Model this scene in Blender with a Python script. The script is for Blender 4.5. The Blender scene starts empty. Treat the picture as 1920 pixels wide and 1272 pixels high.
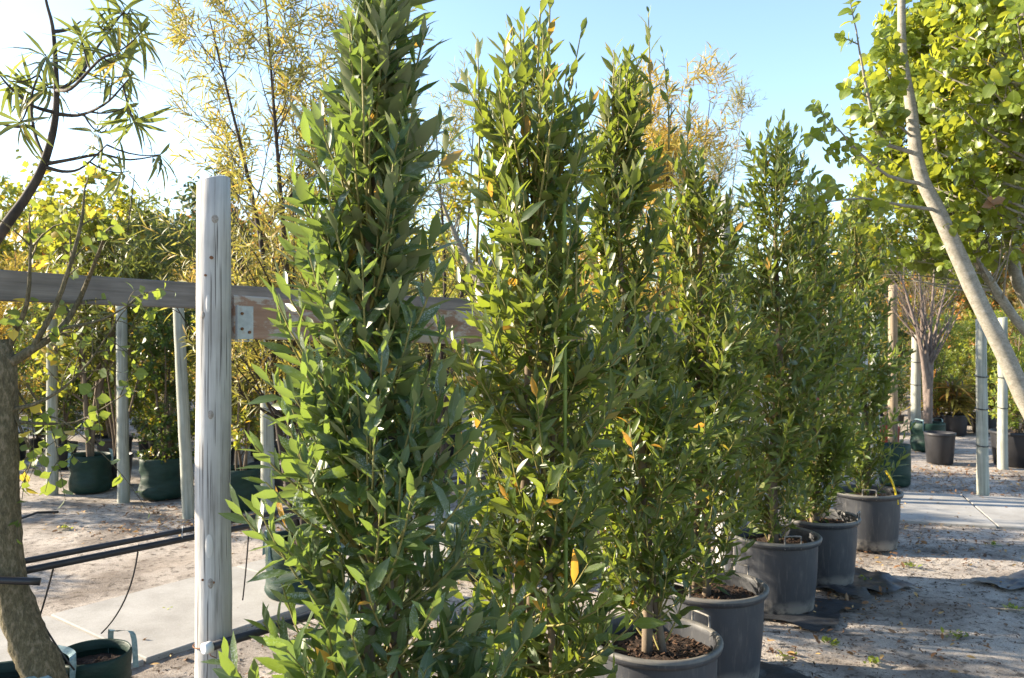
import bpy, math, random
import numpy as np
from mathutils import Vector, Matrix

scene = bpy.context.scene
COL = scene.collection
# ------------------------------------------------------------------ camera
CAMZ = 1.70
FPX = 1496.0                      # focal length in pixels of the 1920 wide photograph
cam = bpy.data.cameras.new('camera')
cam.sensor_width = 23.1; cam.lens = 18.0
cam.clip_start = 0.05; cam.clip_end = 2000
cam.dof.use_dof = True; cam.dof.focus_distance = 2.7; cam.dof.aperture_fstop = 4.5
camo = bpy.data.objects.new('camera', cam); COL.objects.link(camo)
camo.location = (0, 0, CAMZ); camo.rotation_euler = (math.pi/2, 0, 0)
scene.camera = camo
# ------------------------------------------------------------------ sky, sun, exposure
SUN_EL = math.radians(21.5); SUN_AZ = math.radians(-79)      # from the left, a little beyond the row
world = bpy.data.worlds.new('World'); scene.world = world; world.use_nodes = True
wn = world.node_tree
sky = wn.nodes.new('ShaderNodeTexSky'); sky.sky_type = 'NISHITA'; sky.sun_disc = False
sky.sun_elevation = SUN_EL; sky.sun_rotation = SUN_AZ
sky.air_density = 1.0; sky.dust_density = 0.6; sky.ozone_density = 1.5
wn.links.new(sky.outputs[0], wn.nodes['Background'].inputs[0])
wn.nodes['Background'].inputs[1].default_value = 0.115
sun = bpy.data.lights.new('sun', 'SUN'); sun.energy = 5.0; sun.angle = math.radians(0.5); sun.color = (1.0, 0.86, 0.66)
suno = bpy.data.objects.new('sun', sun); COL.objects.link(suno)
sd = Vector((math.sin(SUN_AZ)*math.cos(SUN_EL), math.cos(SUN_AZ)*math.cos(SUN_EL), math.sin(SUN_EL)))
suno.rotation_euler = sd.to_track_quat('Z', 'Y').to_euler()
suno.location = sd*30
vs = scene.view_settings
vs.view_transform = 'Standard'; vs.look = 'None'; vs.gamma = 1.0; vs.exposure = 1.85; vs.use_curve_mapping = False

# ------------------------------------------------------------------ helpers
RNG = np.random.default_rng(7)
random.seed(7)
U = np.array((0.6, 0.8)); NV = np.array((0.8, -0.6))       # row direction, direction across the rows

def at(px, py, d):
    return np.array(((px-960)/FPX*d, d, CAMZ-(py-636)/FPX*d))
def gp(px, py):                                             # a spot on the ground
    d = CAMZ*FPX/(py-636.0)
    return np.array(((px-960)/FPX*d, d, 0.0))
def rowpt(n, t, z=0.0):
    p = n*NV+t*U
    return np.array((p[0], p[1], z))
def unit(a):
    a = np.asarray(a, float)
    return a/np.maximum(np.linalg.norm(a, axis=-1, keepdims=True), 1e-9)

def thing(name, label, cat, loc=(0, 0, 0), group=None):
    o = bpy.data.objects.new(name, None); COL.objects.link(o)
    o.location = [float(v) for v in loc]; o.empty_display_size = 0.1
    o['label'] = label; o['category'] = cat
    if group: o['group'] = group
    return o
def tag(o, label, cat, group=None):
    o['label'] = label; o['category'] = cat
    if group: o['group'] = group
    return o
def obj(name, me, mat=None, parent=None, loc=None):
    o = bpy.data.objects.new(name, me); COL.objects.link(o)
    if mat is not None and len(me.materials) == 0: me.materials.append(mat)
    if parent is not None: o.parent = parent
    if loc is not None: o.location = [float(v) for v in loc]
    return o
def kids(o): return [c for c in bpy.data.objects if c.parent == o]
CHILD = {}
def copy_tree(src, loc, rz=0, s=1.0, label=None, group=None):
    if src.name not in CHILD: CHILD[src.name] = [(c, kids(c)) for c in kids(src)]
    r = src.copy(); COL.objects.link(r)
    r.location = [float(v) for v in loc]; r.rotation_euler = (0, 0, rz); r.scale = (s, s, s)
    if label: r['label'] = label
    if group: r['group'] = group
    for c, g in CHILD[src.name]:
        d = c.copy(); COL.objects.link(d); d.parent = r
        for e in g:
            f = e.copy(); COL.objects.link(f); f.parent = d
    return r

def mesh_np(name, V, F, uv=None, rnd=None, smooth=True):
    """V (n,3); F list of arrays with equal row length, or one array"""
    if isinstance(F, np.ndarray): F = [F]
    me = bpy.data.meshes.new(name)
    V = np.asarray(V, np.float32)
    me.vertices.add(len(V)); me.vertices.foreach_set('co', V.ravel())
    li = np.concatenate([f.ravel() for f in F]).astype(np.int32)
    cnt = np.concatenate([np.full(len(f), f.shape[1], np.int32) for f in F])
    st = np.concatenate(([0], np.cumsum(cnt)[:-1])).astype(np.int32)
    me.loops.add(len(li)); me.loops.foreach_set('vertex_index', li)
    me.polygons.add(len(cnt)); me.polygons.foreach_set('loop_start', st)
    me.polygons.foreach_set('use_smooth', np.full(len(cnt), smooth, bool))
    if uv is not None:
        l = me.uv_layers.new(name='UVMap'); l.uv.foreach_set('vector', np.asarray(uv, np.float32)[li].ravel())
    if rnd is not None:
        a = me.attributes.new('rnd', 'FLOAT', 'FACE'); a.data.foreach_set('value', np.asarray(rnd, np.float32))
    me.update(calc_edges=True)
    return me

class MB:
    """collects shapes into one mesh"""
    def __init__(s): s.V = []; s.F4 = []; s.F3 = []; s.n = 0
    def add(s, V, F4=None, F3=None):
        V = np.asarray(V, float).reshape(-1, 3)
        if F4 is not None and len(F4): s.F4.append(np.asarray(F4, int)+s.n)
        if F3 is not None and len(F3): s.F3.append(np.asarray(F3, int)+s.n)
        s.V.append(V); s.n += len(V)
    def tube(s, P, R, k=6, cap=True, rough=0.0):
        P = np.asarray(P, float); m = len(P); R = np.broadcast_to(np.asarray(R, float), (m,))
        T = np.empty_like(P); T[1:-1] = P[2:]-P[:-2]; T[0] = P[1]-P[0]; T[-1] = P[-1]-P[-2]; T = unit(T)
        ov = unit(P[-1]-P[0]); ref = np.array((1., 0, 0)) if abs(ov[0]) < .6 else np.array((0, 1., 0))
        A = unit(np.cross(T, ref)); B = np.cross(T, A)
        th = np.arange(k)*2*np.pi/k
        V = P[:, None, :]+R[:, None, None]*(np.cos(th)[None, :, None]*A[:, None, :]+np.sin(th)[None, :, None]*B[:, None, :])
        i = np.arange(m-1)[:, None]*k; j = np.arange(k)[None, :]; j2 = (j+1) % k
        F = np.stack((i+j, i+j2, i+k+j2, i+k+j), -1).reshape(-1, 4)
        if rough: V = V+(V-P[:, None, :])*(rough*(vnoise(np.arange(k)[None, :]*.7+np.arange(m)[:, None]*.05, np.arange(m)[:, None]*.55+np.zeros((1, k)), 17)-.5+.6*(RNG.random((m, k))-.5)))[:, :, None]
        V = V.reshape(-1, 3); F3 = None
        if cap:
            V = np.vstack((V, P[:1], P[-1:])); c0 = m*k; e = (m-1)*k; jj = np.arange(k)
            F3 = np.vstack((np.stack((jj*0+c0, (jj+1) % k, jj), -1), np.stack((jj*0+c0+1, e+jj, e+(jj+1) % k), -1)))
        s.add(V, F, F3)
    def box(s, c, size, ax=((1, 0, 0), (0, 1, 0), (0, 0, 1)), bev=0.0):
        c = np.asarray(c, float); h = np.asarray(size, float)/2; ax = np.asarray(ax, float)
        if bev <= 0:
            q = np.array([(x, y, z) for x in (-1, 1) for y in (-1, 1) for z in (-1, 1)], float)*h
            s.add(c+q@ax, [(0, 1, 3, 2), (4, 6, 7, 5), (0, 4, 5, 1), (2, 3, 7, 6), (0, 2, 6, 4), (1, 5, 7, 3)]); return
        # chamfered: octagonal section swept along the first axis, ends slightly smaller
        b = bev; y, z = h[1], h[2]
        sec = np.array([(y-b, z), (y, z-b), (y, -z+b), (y-b, -z), (-y+b, -z), (-y, -z+b), (-y, z-b), (-y+b, z)])
        rings = []
        for x, f in ((-h[0], b), (-h[0]+b, 0), (h[0]-b, 0), (h[0], b)):
            ss = sec*(1-np.array((f/y, f/z))*.8); rings.append(np.column_stack((np.full(8, x), ss)))
        V = c+np.vstack(rings)@ax
        F = [(i*8+j, i*8+(j+1) % 8, i*8+8+(j+1) % 8, i*8+8+j) for i in range(3) for j in range(8)]
        F += [(0, 1, 6, 7), (1, 2, 5, 6), (2, 3, 4, 5), (24+7, 24+6, 24+1, 24), (24+6, 24+5, 24+2, 24+1), (24+5, 24+4, 24+3, 24+2)]
        s.add(V, F)
    def lathe(s, prof, k=40, f=None):
        """prof: list of (r, z); f(theta, i) -> radius factor"""
        th = np.arange(k)*2*np.pi/k; m = len(prof); V = []
        for i, (r, z) in enumerate(prof):
            ff = np.ones(k) if f is None else f(th, i)
            V.append(np.column_stack((r*ff*np.cos(th), r*ff*np.sin(th), np.full(k, z))))
        i = np.arange(m-1)[:, None]*k; j = np.arange(k)[None, :]; j2 = (j+1) % k
        s.add(np.vstack(V), np.stack((i+j, i+j2, i+k+j2, i+k+j), -1).reshape(-1, 4))
    def mesh(s, name, smooth=True):
        F = []
        if s.F4: F.append(np.vstack(s.F4))
        if s.F3: F.append(np.vstack(s.F3))
        return mesh_np(name, np.vstack(s.V), F, smooth=smooth)
    def build(s, name, mat, parent=None, loc=None, smooth=True):
        return obj(name, s.mesh(name, smooth), mat, parent, loc)

def vnoise(x, y, seed=0):
    """cheap smooth value noise on arrays"""
    xi = np.floor(x).astype(int); yi = np.floor(y).astype(int); fx = x-xi; fy = y-yi
    fx = fx*fx*(3-2*fx); fy = fy*fy*(3-2*fy)
    def h(a, b):
        q = (a*374761393+b*668265263+seed*974711) & 0x7fffffff
        q = ((q ^ (q >> 13))*1274126177) & 0x7fffffff
        return ((q ^ (q >> 16)) & 0xffff)/65535.0
    return (h(xi, yi)*(1-fx)+h(xi+1, yi)*fx)*(1-fy)+(h(xi, yi+1)*(1-fx)+h(xi+1, yi+1)*fx)*fy

# ------------------------------------------------------------------ materials
def newmat(name):
    m = bpy.data.materials.new(name); m.use_nodes = True
    nt = m.node_tree; b = nt.nodes['Principled BSDF']
    return m, nt, b
def N(nt, typ, **kw):
    n = nt.nodes.new(typ)
    for k, v in kw.items():
        if k.startswith('i_'): n.inputs[k[2:].replace('_', ' ')].default_value = v
        else: setattr(n, k, v)
    return n
def ramp(nt, src, stops):
    r = nt.nodes.new('ShaderNodeValToRGB'); e = r.color_ramp.elements
    while len(e) < len(stops): e.new(0.5)
    for i, (p, c) in enumerate(stops):
        e[i].position = p; e[i].color = (*c, 1) if len(c) == 3 else c
    nt.links.new(src, r.inputs[0]); return r.outputs[0]
def mixc(nt, fac, a, b):
    m = nt.nodes.new('ShaderNodeMix'); m.data_type = 'RGBA'
    for s, v in ((m.inputs[0], fac), (m.inputs[6], a), (m.inputs[7], b)):
        if hasattr(v, 'is_linked'): nt.links.new(v, s)
        elif isinstance(v, (int, float)): s.default_value = v
        else: s.default_value = (*v, 1)
    return m.outputs[2]
def noise(nt, vec, scale, detail=4, rough=.55, stretch=None):
    if stretch is not None:
        mp = nt.nodes.new('ShaderNodeMapping'); mp.inputs['Scale'].default_value = stretch
        nt.links.new(vec, mp.inputs[0]); vec = mp.outputs[0]
    n = nt.nodes.new('ShaderNodeTexNoise'); n.inputs['Scale'].default_value = scale
    n.inputs['Detail'].default_value = detail; n.inputs['Roughness'].default_value = rough
    nt.links.new(vec, n.inputs['Vector']); return n.outputs[0]
def coords(nt, kind='Object'): return nt.nodes.new('ShaderNodeTexCoord').outputs[kind]
def bump(nt, b, h, strength=.4, dist=.01):
    n = nt.nodes.new('ShaderNodeBump'); n.inputs['Strength'].default_value = strength; n.inputs['Distance'].default_value = dist
    nt.links.new(h, n.inputs['Height']); nt.links.new(n.outputs[0], b.inputs['Normal'])

def mat_mottle(name, stops, scale=8, stretch=None, rough=.8, bs=.4, bd=.01, spec=.3, detail=6, fine=None):
    m, nt, b = newmat(name); v = coords(nt)
    n = noise(nt, v, scale, detail, .62, stretch)
    c = ramp(nt, n, stops)
    if fine:
        n2 = noise(nt, v, fine, 3, .6, stretch)
        c = mixc(nt, 0.35, c, ramp(nt, n2, [(0.3, stops[0][1]), (.7, stops[-1][1])]))
    nt.links.new(c, b.inputs['Base Color']); b.inputs['Roughness'].default_value = rough
    b.inputs['Specular IOR Level'].default_value = spec
    if bs: bump(nt, b, n, bs, bd)
    return m

def mat_leaf(name, c1, c2, under, trans, old=None, oldf=.02, rough=.42, tw=.42, spots=0.0, rib=.35, spec=.5):
    m, nt, b = newmat(name)
    at_ = N(nt, 'ShaderNodeAttribute', attribute_name='rnd'); oi = N(nt, 'ShaderNodeObjectInfo')
    ad = N(nt, 'ShaderNodeMath', operation='ADD'); nt.links.new(at_.outputs['Fac'], ad.inputs[0]); nt.links.new(oi.outputs['Random'], ad.inputs[1])
    fr = N(nt, 'ShaderNodeMath', operation='FRACT'); nt.links.new(ad.outputs[0], fr.inputs[0]); r = fr.outputs[0]
    st = [(0, c1), (1-oldf-.001, c2)]
    if old is not None: st += [(1-oldf+.001, old)]
    col = ramp(nt, r, st)
    tcol = ramp(nt, r, [(0, tuple(x*.8 for x in trans)), (1-oldf-.001, trans)]+([(1-oldf+.001, tuple(min(1, x*1.6) for x in old))] if old is not None else []))
    if rib:
        uv = coords(nt, 'UV'); sx = N(nt, 'ShaderNodeSeparateXYZ'); nt.links.new(uv, sx.inputs[0])
        ab = N(nt, 'ShaderNodeMath', operation='ABSOLUTE'); nt.links.new(sx.outputs[1], ab.inputs[0])
        col = mixc(nt, ramp(nt, ab.outputs[0], [(0.03, (rib,)*3), (.12, (0, 0, 0))]), col, tuple(min(1, x*1.5+.08) for x in c2))
    if spots:
        v = coords(nt, 'Object'); n = noise(nt, v, 260, 2, .6); n2 = noise(nt, v, 9, 2, .5)
        mm = N(nt, 'ShaderNodeMath', operation='MULTIPLY'); nt.links.new(ramp(nt, n, [(.5, (0,)*3), (.62, (1,)*3)]), mm.inputs[0]); nt.links.new(ramp(nt, n2, [(.5, (0,)*3), (.66, (spots,)*3)]), mm.inputs[1])
        col = mixc(nt, mm.outputs[0], col, (.45, .5, .46))
    ge = N(nt, 'ShaderNodeNewGeometry')
    col = mixc(nt, ge.outputs['Backfacing'], col, under)
    nt.links.new(col, b.inputs['Base Color']); b.inputs['Roughness'].default_value = rough; b.inputs['Specular IOR Level'].default_value = spec
    t = N(nt, 'ShaderNodeBsdfTranslucent'); nt.links.new(tcol, t.inputs[0])
    mx = N(nt, 'ShaderNodeMixShader'); mx.inputs[0].default_value = tw
    nt.links.new(b.outputs[0], mx.inputs[1]); nt.links.new(t.outputs[0], mx.inputs[2])
    nt.links.new(mx.outputs[0], nt.nodes['Material Output'].inputs['Surface'])
    return m

M = {}
M['bay_dark'] = mat_leaf('spotted_laurel_leaf', (.036, .070, .025), (.085, .130, .038), (.20, .22, .13), (.24, .34, .045), old=(.45, .24, .03), oldf=.006, rough=.34, spots=.8, tw=.38)
M['bay'] = mat_leaf('laurel_leaf', (.032, .062, .017), (.085, .124, .028), (.20, .215, .10), (.30, .37, .033), old=(.45, .24, .03), oldf=.015, rough=.34, spots=.25)
M['round'] = mat_leaf('round_leaf', (.07, .115, .02), (.16, .21, .03), (.21, .25, .08), (.52, .56, .05), old=(.4, .3, .04), oldf=.01, rough=.35)
M['heart'] = mat_leaf('heart_leaf', (.05, .11, .03), (.12, .18, .035), (.14, .19, .08), (.34, .42, .05), old=(.5, .38, .04), oldf=.12, rough=.5)
M['strap'] = mat_leaf('strap_leaf', (.045, .065, .022), (.11, .12, .035), (.14, .16, .07), (.24, .28, .05), old=(.4, .3, .05), oldf=.04, rough=.42)
M['wisp'] = mat_leaf('wispy_leaf', (.12, .14, .035), (.26, .23, .05), (.22, .21, .08), (.42, .38, .07), old=(.42, .28, .06), oldf=.12, rough=.5, rib=0)
M['gold'] = mat_leaf('golden_leaf', (.26, .22, .04), (.45, .34, .06), (.35, .28, .09), (.6, .46, .07), old=(.5, .28, .05), oldf=.15, rough=.5, rib=0)
M['lime'] = mat_leaf('lime_leaf', (.09, .14, .02), (.22, .24, .03), (.18, .2, .06), (.45, .46, .04), old=(.5, .33, .03), oldf=.1, rough=.48, rib=0)
M['dark'] = mat_leaf('dark_leaf', (.025, .06, .015), (.07, .12, .025), (.09, .12, .05), (.2, .27, .03), old=(.4, .25, .03), oldf=.04, rough=.38, rib=0)
M['amber'] = mat_leaf('amber_leaf', (.1, .12, .03), (.26, .19, .04), (.2, .17, .07), (.4, .33, .05), old=(.5, .2, .04), oldf=.2, rough=.5, rib=0)
M['far'] = mat_leaf('distant_leaf', (.03, .05, .02), (.08, .1, .03), (.06, .08, .03), (.14, .18, .03), rough=.6, rib=0, tw=.25)
M['dead'] = mat_leaf('dead_leaf', (.10, .05, .025), (.30, .15, .06), (.2, .12, .06), (.3, .15, .05), old=(.45, .28, .1), oldf=.2, rough=.7, rib=0, tw=.15)
M['bark_brown'] = mat_mottle('brown_bark', [(.3, (.07, .05, .035)), (.7, (.22, .17, .12))], 14, (1, 1, .25), .85, .6, .006)
M['bark_pale'] = mat_mottle('pale_bark', [(.3, (.15, .135, .105)), (.55, (.27, .25, .21)), (.75, (.38, .36, .32))], 30, (1, 1, 1.5), .85, .5, .003, fine=120)
M['bark_dark'] = mat_mottle('dark_bark', [(.3, (.02, .017, .015)), (.7, (.09, .07, .055))], 20, (1, 1, .4), .85, .5, .004)
M['bark_green'] = mat_mottle('green_bark', [(.32, (.04, .036, .02)), (.5, (.10, .09, .045)), (.66, (.24, .195, .13))], 75, (1, 1, .4), .9, 1.0, .012, fine=240)
M['bark_pink'] = mat_mottle('pinkish_bark', [(.3, (.09, .07, .06)), (.7, (.24, .19, .165))], 24, (1, 1, .4), .85, .4, .004)
M['twig'] = mat_mottle('green_twig', [(.3, (.14, .13, .04)), (.7, (.30, .26, .09))], 20, None, .6, 0)
M['cane'] = mat_mottle('green_cane', [(.3, (.10, .15, .03)), (.7, (.20, .26, .06))], 20, (1, 1, .2), .45, .2, .002)
M['soil'] = mat_mottle('potting_soil', [(.3, (.012, .008, .006)), (.6, (.05, .03, .02)), (.8, (.12, .07, .045))], 60, None, .95, 1, .02)
M['chip'] = mat_mottle('bark_chip', [(.3, (.02, .012, .008)), (.6, (.09, .05, .03)), (.8, (.22, .13, .08))], 18, None, .9, .4, .004)
M['bag'] = mat_mottle('woven_bag', [(.3, (.005, .018, .014)), (.7, (.012, .042, .031))], 9, (1, 1, 3), .55, .5, .012, fine=160)
M['strap_pale'] = mat_mottle('faded_strap', [(.3, (.12, .2, .21)), (.7, (.3, .4, .4))], 60, None, .7, .4, .003)
M['pipe'] = mat_mottle('black_pipe', [(.3, (.010, .010, .012)), (.7, (.025, .025, .028))], 14, None, .4, .1, .002, spec=.5)
M['film'] = mat_mottle('black_film', [(.3, (.012, .013, .016)), (.7, (.045, .047, .052))], 9, None, .35, .5, .02, spec=.5)
M['greyfilm'] = mat_mottle('grey_film', [(.3, (.16, .16, .17)), (.7, (.34, .34, .35))], 12, None, .35, .5, .02, spec=.5)
M['whiteplastic'] = mat_mottle('white_plastic', [(.3, (.7, .7, .7)), (.7, (.82, .82, .82))], 10, None, .4, 0)
M['galv'] = mat_mottle('galvanised_steel', [(.3, (.30, .33, .36)), (.55, (.45, .48, .5)), (.75, (.33, .24, .18))], 26, None, .45, .2, .002, spec=.6)
M['rust'] = mat_mottle('rusty_iron', [(.3, (.10, .04, .02)), (.7, (.25, .12, .06))], 60, None, .8, .3, .002)
M['yellow'] = mat_mottle('yellow_tube', [(.3, (.6, .42, .02)), (.7, (.75, .55, .04))], 10, None, .4, 0)
M['pink'] = mat_leaf('pink_petal', (.75, .05, .25), (.85, .1, .35), (.7, .1, .3), (.8, .1, .3), rib=0)
M['red'] = mat_mottle('red_plastic', [(.3, (.30, .05, .025)), (.7, (.42, .09, .05))], 8, None, .5, .1, .003)
M['blue'] = mat_mottle('blue_sheet', [(.3, (.12, .17, .25)), (.7, (.2, .26, .35))], 8, None, .45, .1, .003)
M['orange'] = mat_mottle('orange_tile', [(.3, (.45, .2, .09)), (.7, (.55, .27, .13))], 8, None, .7, .1, .003)

def mat_wood(name, stops, peel=None, streak=34, crack=.5):
    m, nt, b = newmat(name); v = coords(nt)
    g = noise(nt, v, streak, 6, .65, (1, 1, .045) if name != 'rail' else None)
    c = ramp(nt, g, stops)
    bl = noise(nt, v, 7, 3, .5)
    c = mixc(nt, ramp(nt, bl, [(.45, (0,)*3), (.7, (.45,)*3)]), c, stops[0][1])
    if peel is not None:
        p = noise(nt, v, 16, 6, .7); c = mixc(nt, ramp(nt, p, [(.44, (0,)*3), (.52, (.85,)*3)]), c, peel)
    cr = noise(nt, v, streak*2.2, 2, .4, (1, 1, .02))
    k = ramp(nt, cr, [(.33, (crack,)*3), (.38, (0,)*3)])
    c = mixc(nt, k, c, (.06, .05, .045))
    nt.links.new(c, b.inputs['Base Color']); b.inputs['Roughness'].default_value = .85; b.inputs['Specular IOR Level'].default_value = .2
    bump(nt, b, g, .5, .004)
    return m
def mat_plank(name, stops, axis, peel=None):
    m, nt, b = newmat(name); v = coords(nt)
    s = [30, 30, 30]; s[axis] = 1.6
    g = noise(nt, v, 1.0, 6, .68, tuple(s)); c = ramp(nt, g, stops)
    bl = noise(nt, v, 4, 4, .6); c = mixc(nt, ramp(nt, bl, [(.4, (0,)*3), (.7, (.5,)*3)]), c, stops[0][1])
    if peel is not None:
        p = noise(nt, v, 1.0, 7, .72, tuple(x*.75 if i != axis else 9 for i, x in enumerate(s)))
        c = mixc(nt, ramp(nt, p, [(.46, (0,)*3), (.54, (.8,)*3)]), c, peel)
    nt.links.new(c, b.inputs['Base Color']); b.inputs['Roughness'].default_value = .85; b.inputs['Specular IOR Level'].default_value = .2
    bump(nt, b, g, .5, .004)
    return m
M['post'] = mat_wood('weathered_post', [(.30, (.22, .205, .19)), (.44, (.42, .405, .39)), (.68, (.56, .545, .525))], streak=75, crack=.75)
M['knot'] = mat_mottle('knot_wood', [(.3, (.20, .16, .13)), (.7, (.40, .37, .34))], 160, None, .85, .5, .002)
M['scar'] = mat_mottle('worn_wood', [(.3, (.50, .48, .46)), (.7, (.62, .61, .59))], 90, (1, 1, .2), .85, .3, .002)
M['pole'] = mat_wood('treated_pole', [(.25, (.20, .21, .175)), (.5, (.31, .32, .275)), (.75, (.42, .425, .38))])
M['polebrown'] = mat_wood('brown_pole', [(.25, (.16, .12, .08)), (.5, (.28, .22, .15)), (.75, (.38, .31, .22))])
M['railred'] = mat_plank('peeling_rail', [(.25, (.24, .14, .10)), (.5, (.36, .22, .16)), (.75, (.44, .30, .24))], 0, (.50, .46, .43))
M['railgrey'] = mat_plank('grey_rail', [(.25, (.10, .09, .08)), (.5, (.20, .18, .16)), (.75, (.30, .27, .24))], 0)

def mat_pot():
    m, nt, b = newmat('grey_pot'); v = coords(nt)
    n = noise(nt, v, 5, 5, .6, (1, 1, .4)); c = ramp(nt, n, [(.3, (.026, .028, .034)), (.6, (.044, .047, .055)), (.8, (.085, .086, .088))])
    sc_ = noise(nt, v, 40, 4, .7, (1, 1, .12)); c = mixc(nt, ramp(nt, sc_, [(.54, (0,)*3), (.72, (.5,)*3)]), c, (.13, .125, .12))
    sp = nt.nodes.new('ShaderNodeSeparateXYZ'); nt.links.new(v, sp.inputs[0])
    dn = noise(nt, v, 12, 4, .6)
    ml = N(nt, 'ShaderNodeMath', operation='MULTIPLY'); nt.links.new(ramp(nt, sp.outputs[2], [(0.0, (1,)*3), (.10, (0,)*3)]), ml.inputs[0]); nt.links.new(ramp(nt, dn, [(.38, (0,)*3), (.56, (.9,)*3)]), ml.inputs[1])
    c = mixc(nt, ml.outputs[0], c, (.40, .37, .33))
    nt.links.new(c, b.inputs['Base Color']); b.inputs['Roughness'].default_value = .5; b.inputs['Specular IOR Level'].default_value = .4
    bump(nt, b, n, .15, .01); return m
M['pot'] = mat_pot()
M['blackpot'] = mat_mottle('black_pot', [(.3, (.012, .012, .014)), (.7, (.035, .035, .04))], 6, (1, 1, .5), .5, .2, .005, spec=.4)
M['potrim'] = mat_mottle('pale_pot_rim', [(.3, (.06, .06, .06)), (.7, (.16, .15, .135))], 9, None, .55, .2, .004)

def mat_sand():
    m, nt, b = newmat('sandy_ground'); v = coords(nt)
    f = noise(nt, v, 130, 4, .7); c = ramp(nt, f, [(.30, (.10, .09, .08)), (.41, (.36, .32, .28)), (.6, (.50, .45, .395)), (.8, (.62, .57, .51))])
    g = noise(nt, v, 1.5, 6, .68); c = mixc(nt, ramp(nt, g, [(.46, (0,)*3), (.62, (.7,)*3)]), c, (.11, .09, .075))  # dark organic patches, deepened to double as painted shadow on the sand
    g2 = noise(nt, v, 16, 5, .75); c = mixc(nt, ramp(nt, g2, [(.53, (0,)*3), (.62, (.8,)*3)]), c, (.045, .038, .032))
    g3 = noise(nt, v, .6, 3, .5); c = mixc(nt, ramp(nt, g3, [(.5, (0,)*3), (.7, (.35,)*3)]), c, (.20, .15, .11))
    nt.links.new(c, b.inputs['Base Color']); b.inputs['Roughness'].default_value = .95; b.inputs['Specular IOR Level'].default_value = .1
    mx = N(nt, 'ShaderNodeMath', operation='ADD'); nt.links.new(f, mx.inputs[0]); nt.links.new(g2, mx.inputs[1]); bump(nt, b, mx.outputs[0], .7, .012)
    return m
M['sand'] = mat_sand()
M['concrete'] = mat_mottle('concrete_slab', [(.25, (.17, .16, .145)), (.5, (.31, .30, .28)), (.75, (.42, .41, .39))], 3, None, .9, .25, .004, fine=190)

# ------------------------------------------------------------------ leaves
def make_leaf(ts, hw, bend=.1, fold=.25, cup=0.0, twist=0.0):
    """a leaf of unit length along x, width along y, upper face +z; half widths hw at stations ts"""
    ts = np.asarray(ts, float); hw = np.asarray(hw, float); n = len(ts)
    V = []; uv = []; mid = []; lef = []; rig = []
    for i in range(n):
        z = -bend*ts[i]**2
        mid.append(len(V)); V.append((ts[i], 0, z)); uv.append((ts[i], 0))
        if 0 < i < n-1:
            e = hw[i]; tz = twist*(ts[i]-.3)
            lef.append(len(V)); V.append((ts[i], e, z+fold*e-cup*e*e+tz*e)); uv.append((ts[i], 1))
            rig.append(len(V)); V.append((ts[i], -e, z+fold*e-cup*e*e-tz*e)); uv.append((ts[i], -1))
    F = [(mid[0], mid[1], lef[0]), (mid[0], rig[0], mid[1])]
    for i in range(1, n-2):
        F += [(mid[i], mid[i+1], lef[i]), (lef[i-1], mid[i], lef[i]), (mid[i], rig[i-1], rig[i]), (mid[i], rig[i], mid[i+1])]
    F += [(mid[-2], mid[-1], lef[-1]), (mid[-2], rig[-1], mid[-1])]
    return np.array(V), np.array(F), np.array(uv)
LANCE = [make_leaf((0, .10, .33, .66, 1), (0, .035, .155, .14, 0), b_, .26, 0, tw_) for b_, tw_ in ((.04, .1), (.18, -.2), (-.08, .25))]
ROUND = [make_leaf((0, .10, .30, .58, .86, 1), (0, .20, .41, .46, .30, 0), b_, .32, .25) for b_ in (.35, .6, .15)]
HEART = [make_leaf((0, .2, .38, .62, .84, 1), (0, .10, .40, .38, .18, 0), b_, .2, .1) for b_ in (.15, .3)]
STRAP = [make_leaf((0, .15, .45, .75, 1), (0, .035, .06, .042, 0), b_, .3) for b_ in (.55, .9, .3)]
WISP = [make_leaf((0, .3, .65, 1), (0, .05, .045, 0), b_, .2) for b_ in (.12, .35)]
OVAL = [make_leaf((0, .25, .62, 1), (0, .19, .2, 0), b_, .3) for b_ in (.1, .3)]

def frames(D, Nn):
    D = unit(D); B = unit(np.cross(Nn, D)); return D, B, np.cross(D, B)
def leaf_cloud(name, tmpl, P, D, Nn, S, mat, parent, rng, W=None):
    D, B, Nn = frames(D, Nn); n = len(P); S = np.asarray(S)[:, None, None]
    W = np.ones(n) if W is None else W
    Vs, Fs, UVs, R = [], [], [], []; off = 0
    which = rng.integers(0, len(tmpl), n); rn = rng.random(n)
    for k, (tv, tf, uv) in enumerate(tmpl):
        i = np.where(which == k)[0]
        if len(i) == 0: continue
        V = P[i][:, None, :]+S[i]*(tv[None, :, 0:1]*D[i][:, None, :]+(W[i][:, None, None]*tv[None, :, 1:2])*B[i][:, None, :]+tv[None, :, 2:3]*Nn[i][:, None, :])
        F = tf[None]+(np.arange(len(i))*len(tv))[:, None, None]+off
        Vs.append(V.reshape(-1, 3)); Fs.append(F.reshape(-1, 3)); UVs.append(np.tile(uv, (len(i), 1))); R.append(np.repeat(rn[i], len(tf)))
        off += len(i)*len(tv)
    me = mesh_np(name, np.vstack(Vs), np.vstack(Fs), np.vstack(UVs), np.concatenate(R))
    o = obj(name, me, mat, parent); o['kind'] = 'stuff'; return o
LEAFMESH = {}
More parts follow.
